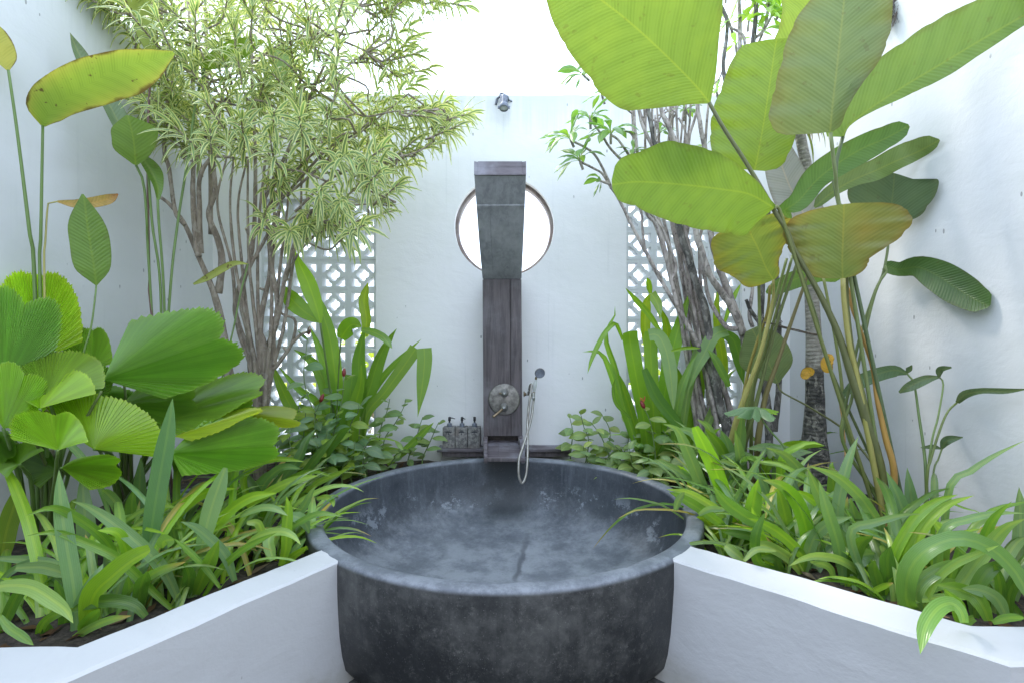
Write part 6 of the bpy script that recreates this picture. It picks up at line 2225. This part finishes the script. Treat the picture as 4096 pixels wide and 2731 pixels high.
leaf_at(ca, 'D', [(255, 1375), (215, 1325), (300, 1265), (420, 1130), (560, 1020), (700, 935), (850, 870), (998, 790)], [10, 45, 60, 92, 90, 80, 72, 10], [10, 30, 66, 62, 80, 85, 60, 8], [2.28, 2.18, 2.05], CAL, (.085, .20, .03),
        fold=.15, na=28, ns=9)
leaf_at(ca, 'D', [(405, 1302), (520, 1205), (650, 1130), (780, 1075), (920, 1010), (1050, 955), (1190, 880)], [8, 50, 70, 72, 85, 80, 8], [8, 30, 42, 62, 55, 45, 4], [2.34, 2.25, 2.3], CAL, (.14, .24, .06), fold=.12, na=24, ns=9)
leaf_at(ca, 'D', [(872, 1402), (884, 1310), (898, 1200), (904, 1120), (906, 1088)], [20, 170, 240, 205, 30], [15, 175, 215, 190, 30], [2.34, 2.28], CAL, (.10, .175, .07), fold=.05, na=30, ns=11, roll=-35)
leaf_at(ca, 'I', [(582, 335), (579, 220), (584, 80), (588, -40), (590, -130)], [15, 232, 318, 305, 60], [15, 140, 300, 315, 60], [2.0, 1.93], CAL, (.17, .25, .05), patch=((.34, .24, .04), .5, .62, .5, -.35, .5), fold=.10, ripple=.03, na=40, ns=13, rag=.08, edgecol=(.21, .20, .04))
leaf_at(ca, 'I', [(845, 255), (935, 280), (1050, 265), (1170, 315), (1300, 400), (1400, 462), (1500, 512)], [30, 48, 70, 92, 96, 78, 12], [30, 44, 62, 88, 92, 74, 12], [2.36, 2.12, 2.0], CAL, (.055, .125, .025), fold=.12, na=24, ns=9)
for c, pts, ds, r, col in (
        ('C', [(1312, 645), (1400, 800), (1530, 1000), (1650, 1200), (1725, 1330), (1800, 1450), (1838, 1550), (1888, 1640), (2018, 1870), (2128, 2110), (2208, 2370), (2288, 2610), (2368, 2860)], [2.0, 2.03, 2.08], [.0075, .0085, .010, .014, .018, .020], (.13, .14, .055)),
        ('C', [(1716, 1312), (1745, 1345), (1790, 1430)], [2.0, 2.02], [.007, .008], (.15, .17, .05)),
        ('I', [(505, -580), (520, -450), (545, -250), (560, -120)], [1.95, 2.0], [.007, .008], (.16, .20, .07)),
        ('I', [(583, -550), (560, -470), (538, -360), (545, -200), (560, -110)], [2.02, 2.02], [.007, .008], (.10, .14, .06)),
        ('I', [(560, -130), (600, 320), (605, 480), (640, 800), (700, 1050), (760, 1300), (830, 1560)], [2.04, 2.08], [.009, .010, .014, .018], (.16, .17, .055)),
        ('I', [(583, 335), (590, 480), (625, 760), (680, 1000)], [2.0, 2.06], [.009, .011, .012], STEMY),
        ('I', [(612, 395), (630, 420), (640, 520), (700, 680), (770, 900), (800, 1100), (850, 1330), (905, 1568)], [2.1, 2.05], [.006, .008, .012, .014], STEMO),
        ('I', [(872, -5), (868, 110), (855, 210), (830, 320), (780, 430), (690, 700), (640, 950), (610, 1300)], [2.18, 2.15], [.005, .006, .007], (.11, .15, .04)),
        ('I', [(845, 255), (858, 296), (818, 350), (770, 480), (700, 780), (640, 1080), (600, 1400)], [2.15, 2.12], [.005, .006, .007], (.12, .16, .04)),
        ('D', [(255, 1375), (248, 1450), (262, 1540), (300, 1650), (420, 2000), (500, 2300)], [2.28, 2.2], [.005, .006], (.12, .15, .05)),
        ('I', [(460, 330), (490, 480), (540, 740), (570, 950), (590, 1150), (600, 1400)], [2.3, 2.2], [.006, .008], (.19, .22, .06))):
    stem_at(ca, c, pts, ds, r, M['stem'], col, name='stalk', end=CB + Vector((rnd.uniform(-.05, .05), rnd.uniform(-.02, .04), 0)), sides=9)

CB2 = W(*px('H', 680, 1620), 2.55)
CB2.z = SOIL
cb = thing('calathea', CB2, 'calathea with a bundle of tied upright stalks and an olive leaf before the plumeria', 'calathea')
leaf_at(cb, 'D', [(28, 1070), (48, 980), (90, 750), (128, 500), (155, 320), (168, 245)], [120, 270, 315, 275, 215, 50], [60, 170, 195, 190, 150, 40], [2.32, 2.25], CAL, (.17, .30, .02), fold=.06, ripple=.04, na=40, ns=11, rag=.05)
leaf_at(cb, 'D', [(210, 420), (300, 240), (390, 90), (440, -60), (470, -200)], [60, 130, 190, 200, 120], [60, 120, 180, 180, 120], [2.4, 2.3], CAL, (.20, .32, .018), fold=.06, na=20, ns=9)
leaf_at(cb, 'H', [(930, 345), (885, 270), (835, 150), (790, 60), (765, -20)], [12, 170, 262, 240, 120], [12, 70, 170, 225, 150], [2.2, 2.12], CAL, (.165, .27, .035), fold=.08, ripple=.06, na=40, ns=11, rag=.10, edgecol=(.24, .26, .03))
leaf_at(cb, 'H', [(957, 990), (905, 870), (850, 750), (795, 650)], [10, 112, 158, 120, 40], [10, 120, 140, 120, 50], [2.66, 2.6], CAL, (.19, .29, .10), fold=.06, na=20, ns=9, ripple=.02)
leaf_at(cb, 'I', [(572, 335), (450, 305), (300, 335), (100, 425)], [6, 50, 58, 8], [6, 46, 54, 6], [2.45, 2.4], CAL, (.11, .23, .03), fold=.15, na=18, ns=7)
leaf_at(cb, 'D', [(395, 1480), (330, 1330), (240, 1150), (170, 950), (130, 800)], [60, 110, 110, 80, 30], None, [2.5, 2.45], CAL, (.30, .36, .28), fold=.2, na=18, ns=7)
for pts, ds, r, col in (
        ([(930, 345), (925, 480), (850, 800), (770, 1020), (690, 1260), (650, 1500)], [2.2, 2.5], [.006, .009, .015, .018], STEMY),
        ([(838, 325), (842, 500), (846, 780), (800, 950)], [2.3, 2.45], [.007, .008, .009], (.20, .24, .07)),
        ([(1015, 210), (935, 500), (860, 780), (790, 1020), (740, 1250), (720, 1500)], [2.3, 2.5], [.006, .009, .014], (.18, .22, .06)),
        ([(1052, 190), (945, 560), (880, 800), (800, 1080)], [2.3, 2.5], [.006, .008, .011], (.19, .23, .07)),
        ([(1078, 240), (970, 560), (890, 850), (800, 1200), (740, 1400)], [2.3, 2.5], [.006, .009, .018], (.15, .18, .06)),
        ([(1170, 245), (1060, 560), (960, 850), (880, 1080), (830, 1380), (820, 1560)], [2.3, 2.5], [.006, .009, .015, .017], (.19, .16, .06)),
        ([(910, 380), (890, 560), (820, 760), (750, 1030)], [2.3, 2.5], [.006, .008, .010], (.30, .25, .06)),
        ([(957, 990), (985, 1045), (1140, 1130), (1360, 1270), (1480, 1400), (1580, 1530)], [2.64, 2.4], [.004, .005, .006], (.14, .15, .05)),
        ([(720, 1200), (720, 1400)], [2.48, 2.5], [.012, .014], STEMG)):
    e = None if pts[0] in ((957, 990),) else CB2 + Vector((rnd.uniform(-.06, .10), rnd.uniform(-.03, .03), 0))
    stem_at(cb, 'H', pts, ds, r, M['stem'], col, name='stalk', end=e, sides=9)

tie = thing('twine_tie', W(*px('H', 900, 610), 2.42), 'thin brown strip tying the bundled stalks back to the ringed palm trunk', 'twine')
mb = MB()
tube(mb, [W(*px('H', *p), d) for p, d in (((872, 612), 2.36), ((930, 620), 2.38), ((1000, 640), 2.48), ((1090, 660), 2.56), ((1145, 675), 2.60), ((1225, 690), 2.615))], [.0035, .005, .0035, .0035, .004], 6)
tube(mb, [W(*px('H', *p), d) for p, d in (((930, 630), 2.40), ((1020, 652), 2.5), ((1150, 682), 2.60), ((1228, 694), 2.612))], .0025, 5)
tube(mb, [W(*px('H', *p), d) for p, d in (((960, 615), 2.42), ((985, 610), 2.43), ((980, 600), 2.44))], .0018, 5)
mb.build('strip', M['straw'], tie)
mb = MB()
lathe(mb, [(.012, -.008), (.0135, 0), (.012, .008)], W(*px('H', 884, 614), 2.40), 14, axis=Vector((.25, 0, 1)))
mb.build('white_band', M['porcelain'], tie)

# ------------------------------------------------------------------ young calathea at the side wall
YB = W(*px('M', 1118, 640), 1.93)
YB.z = SOIL
yc = thing('calathea', YB, 'young calathea with a few thin wavy leaves low against the side wall', 'calathea')
YG = (.085, .155, .055)
for c, pts, wl, wr, ds in (('I', [(985, 930), (900, 908), (750, 952), (650, 1010), (562, 1086)], [10, 42, 44, 36, 4], [8, 30, 40, 34, 4], [2.2, 2.22]), ('I', [(982, 928), (1005, 905), (1017, 878)], [6, 22, 4], [4, 10, 2], [2.2, 2.18]),
                           ('I', [(1186, 950), (1100, 965), (1000, 1010), (935, 1048)], [8, 30, 32, 8], [6, 24, 26, 6], [2.05, 2.12]), ('I', [(1186, 950), (1196, 905), (1265, 892)], [8, 20, 6], [6, 18, 4], [2.05, 1.98]),
                           ('I', [(1298, 1110), (1350, 1062), (1450, 1042), (1600, 1042), (1740, 1028)], [8, 26, 22, 20, 3], [14, 24, 14, 14, 2], [1.95, 1.75]), ('I', [(1200, 1402), (1240, 1350), (1336, 1330)], [6, 28, 4], [6, 22, 2], [1.97, 1.93]),
                           ('I', [(1200, 1402), (1150, 1388), (1070, 1394)], [4, 16, 2], [4, 14, 2], [1.97, 2.0])):
    leaf_at(yc, c, pts, wl, wr, ds, CAL, vary(YG), blunt=False, fold=.25, ripple=.08, na=18, ns=7, roll=rnd.uniform(-10, 10))
leaf_at(yc, 'I', [(498, 922), (478, 880), (490, 840), (514, 812)], [10, 30, 28, 4], [8, 34, 30, 4], [2.45, 2.45], M['dry'], (.45, .28, .05), fold=.3, ripple=.2)
leaf_at(yc, 'I', [(400, 930), (360, 920), (335, 965)], [8, 30, 8], None, [2.5, 2.5], M['dry'], (.45, .28, .05), fold=.3, ripple=.2)
for pts, ds, r, col in (([(985, 930), (1030, 1000), (1060, 1200), (1090, 1400), (1104, 1568)], [2.18, 1.95], [.004, .0055, .007], (.10, .16, .04)), ([(1190, 955), (1212, 1000), (1180, 1200), (1130, 1420)], [2.05, 1.95], [.003, .004, .0055], (.15, .22, .06)),
                        ([(1298, 1112), (1240, 1170), (1185, 1300), (1130, 1480), (1112, 1568)], [1.95, 1.93], [.0035, .005, .006], (.13, .17, .04)), ([(1203, 1403), (1180, 1470), (1150, 1560)], [1.97, 1.94], [.003, .004], (.12, .17, .05)),
                        ([(498, 922), (540, 980), (560, 1100), (590, 1300)], [2.45, 2.3], [.003, .004], STEMO)):
    stem_at(yc, 'I', pts, ds, r, M['stem'], col, name='stalk', end=YB + Vector((rnd.uniform(-.015, .015), 0, 0)) if pts[0][0] != 498 else W(*px('I', 600, 1500), 2.2))

# ------------------------------------------------------------------ lobed philodendron leaves between the stalks
FB = W(*px('H', 880, 1640), 2.3)
FB.z = SOIL
phil = thing('philodendron', FB, 'philodendron with lobed fingered leaves on thin stalks among the tied stalks', 'philodendron')


def lobed(parent, c, ax, up, R, col, lobes=9):
    """a leaf cut into fingers round its rim"""
    ax = ax.normalized()
    sd = ax.cross(up).normalized()
    nn = sd.cross(ax).normalized()
    vs, uv, cs = [c.copy()], [(.5, 0)], [col]
    N = lobes * 8
    for i in range(N + 1):
        s = i / N * 2 - 1
        th = s * 2.35
        lob = .5 + .5 * cos(i / N * lobes * 2 * pi + pi)
        r = R * (.48 + .52 * lob ** .8) * (1.0 if abs(th) < 1.5 else .62) * (.8 + .2 * cos(th))
        for f in (.5, 1.0):
            q = c + ax * (cos(th) * r * f) + sd * (sin(th) * r * f) + nn * (-.28 * R * f * f + .05 * R * sin(i * 1.1) * f)
            vs.append(q)
            uv.append((.5 + .5 * s, f))
            cs.append(col)
    fs = []
    for i in range(N):
        a = 1 + 2 * i
        fs.append((0, a, a + 2))
        fs.append((a, a + 1, a + 3, a + 2))
    mb = MB()
    mb.add(vs, fs, uv, uv, cs)
    return mb.build('leaf', M['small'], parent)


for (cr, x, y, d, ax, R, col) in (('Q', 2060, 175, 2.25, (-.75, -.5, .0), .15, (.13, .22, .11)), ('Q', 2060, 190, 2.25, (.9, -.3, .1), .09, BRIGHT), ('Q', 2150, 520, 2.35, (1, -.2, .0), .17, (.17, .26, .13)), ('Q', 1960, 640, 2.2, (.3, -.7, .3), .08, MID),
                                  ('Q', 1960, 600, 2.3, (-.8, -.4, 0), .12, GREY), ('J', 330, 500, 1.72, (-.6, -.6, .1), .08, GREY), ('L', 1210, 350, 1.95, (-.2, -.8, -.2), .06, BLUE), ('Q', 1510, 900, 2.1, (.1, -.8, .2), .06, BLUE)):
    if cr == 'J':
        continue
    c = W(*px(cr, x, y), d)
    lobed(phil, c, Vector(ax), Vector((0, 0, 1)), R, vary(col))
    mb = MB()
    e = FB + Vector((rnd.uniform(-.05, .05), 0, 0))
    if cr == 'Q' and y < 200:
        tube(mb, [c, W(*px('Q', 2130, 330), 2.24), W(*px('Q', 2350, 590), 2.2), W(*px('H', 1180, 1640), 2.16)], [.003, .0045, .005], 7, col=vary(STEMG))
    else:
        tube(mb, [c, c.lerp(e, .5) + Vector((.03, 0, .03)), e], [.0025, .0035, .004], 6, col=vary(STEMG))
    mb.build('stalk', M['stem'], phil)

# ------------------------------------------------------------------ shrubs outside, seen through the pierced blocks
for sx_, sy_, lab in ((-1.35, 4.5, 'bright shrub outside the wall, glimpsed through the pierced blocks beside the variegated tree'), (1.45, 4.9, 'low shrub outside the wall, glimpsed through the pierced blocks behind the plumeria')):
    sb = thing('shrub', (sx_, sy_, -.05), lab, 'shrub')
    mb = MB()
    for i in range(9):
        a = rnd.uniform(0, 2 * pi)
        tube(mb, [Vector((sx_, sy_, -.08)), Vector((sx_ + cos(a) * .12, sy_ + sin(a) * .12, .4)), Vector((sx_ + cos(a) * .35, sy_ + sin(a) * .3, .8 + rnd.uniform(-.1, .2)))], [.02, .014, .006], 6, n=6)
    mb.build('stem', M['bark'], sb)
    mb = MB()
    for i in range(420):
        r = rnd.random() ** .5
        a, e = rnd.uniform(0, 2 * pi), rnd.uniform(0, pi)
        c = Vector((sx_ + .62 * r * cos(a) * sin(e), sy_ + .5 * r * sin(a) * sin(e), .55 + .62 * r * cos(e)))
        dv = Vector((rnd.uniform(-1, 1), rnd.uniform(-1, 1), rnd.uniform(-.6, .8))).normalized()
        blade_mesh(mb, [c, c + dv * .05, c + dv * .10 + Vector((0, 0, -.02))], prof_ovate(.026), prof_ovate(.026), vary((.22, .30, .03), .3), side=dv.orthogonal().normalized(), fold=.2, na=4, ns=3)
    o = mb.build('foliage', M['small'], sb)
    o['kind'] = 'stuff'

# ------------------------------------------------------------------ litter on the soil
mb = MB()
for i in range(1500):
    x, y = rnd.uniform(WALL_L + .05, WALL_R - .05), rnd.uniform(1.1, 3.25)
    if not soil_ok(x, y) or (x - TX) ** 2 + (y - TY) ** 2 < .84 ** 2:
        continue
    z = SOIL + .018 * noise.noise(Vector((x * 5, y * 5, 0))) + .012 * noise.noise(Vector((x * 17, y * 17, 2)))
    a = rnd.uniform(0, 2 * pi)
    l = rnd.uniform(.008, .045)
    w = l * rnd.uniform(.15, .5)
    u, v = Vector((cos(a), sin(a), rnd.uniform(-.3, .4))), Vector((-sin(a), cos(a), rnd.uniform(-.4, .4)))
    c = Vector((x, y, z + .006))
    col = rnd.choice(((.10, .07, .045), (.16, .12, .08), (.05, .04, .03), (.22, .18, .13), (.035, .03, .025)))
    mb.add([c - u * l, c - v * w + Vector((0, 0, .003)), c + u * l, c + v * w + Vector((0, 0, .004))], [(0, 1, 2, 3)], None, None, vary(col, .3))
tag(mb.build('leaf_litter', M['dry'], None, (0, 0, 0)), kind='stuff')
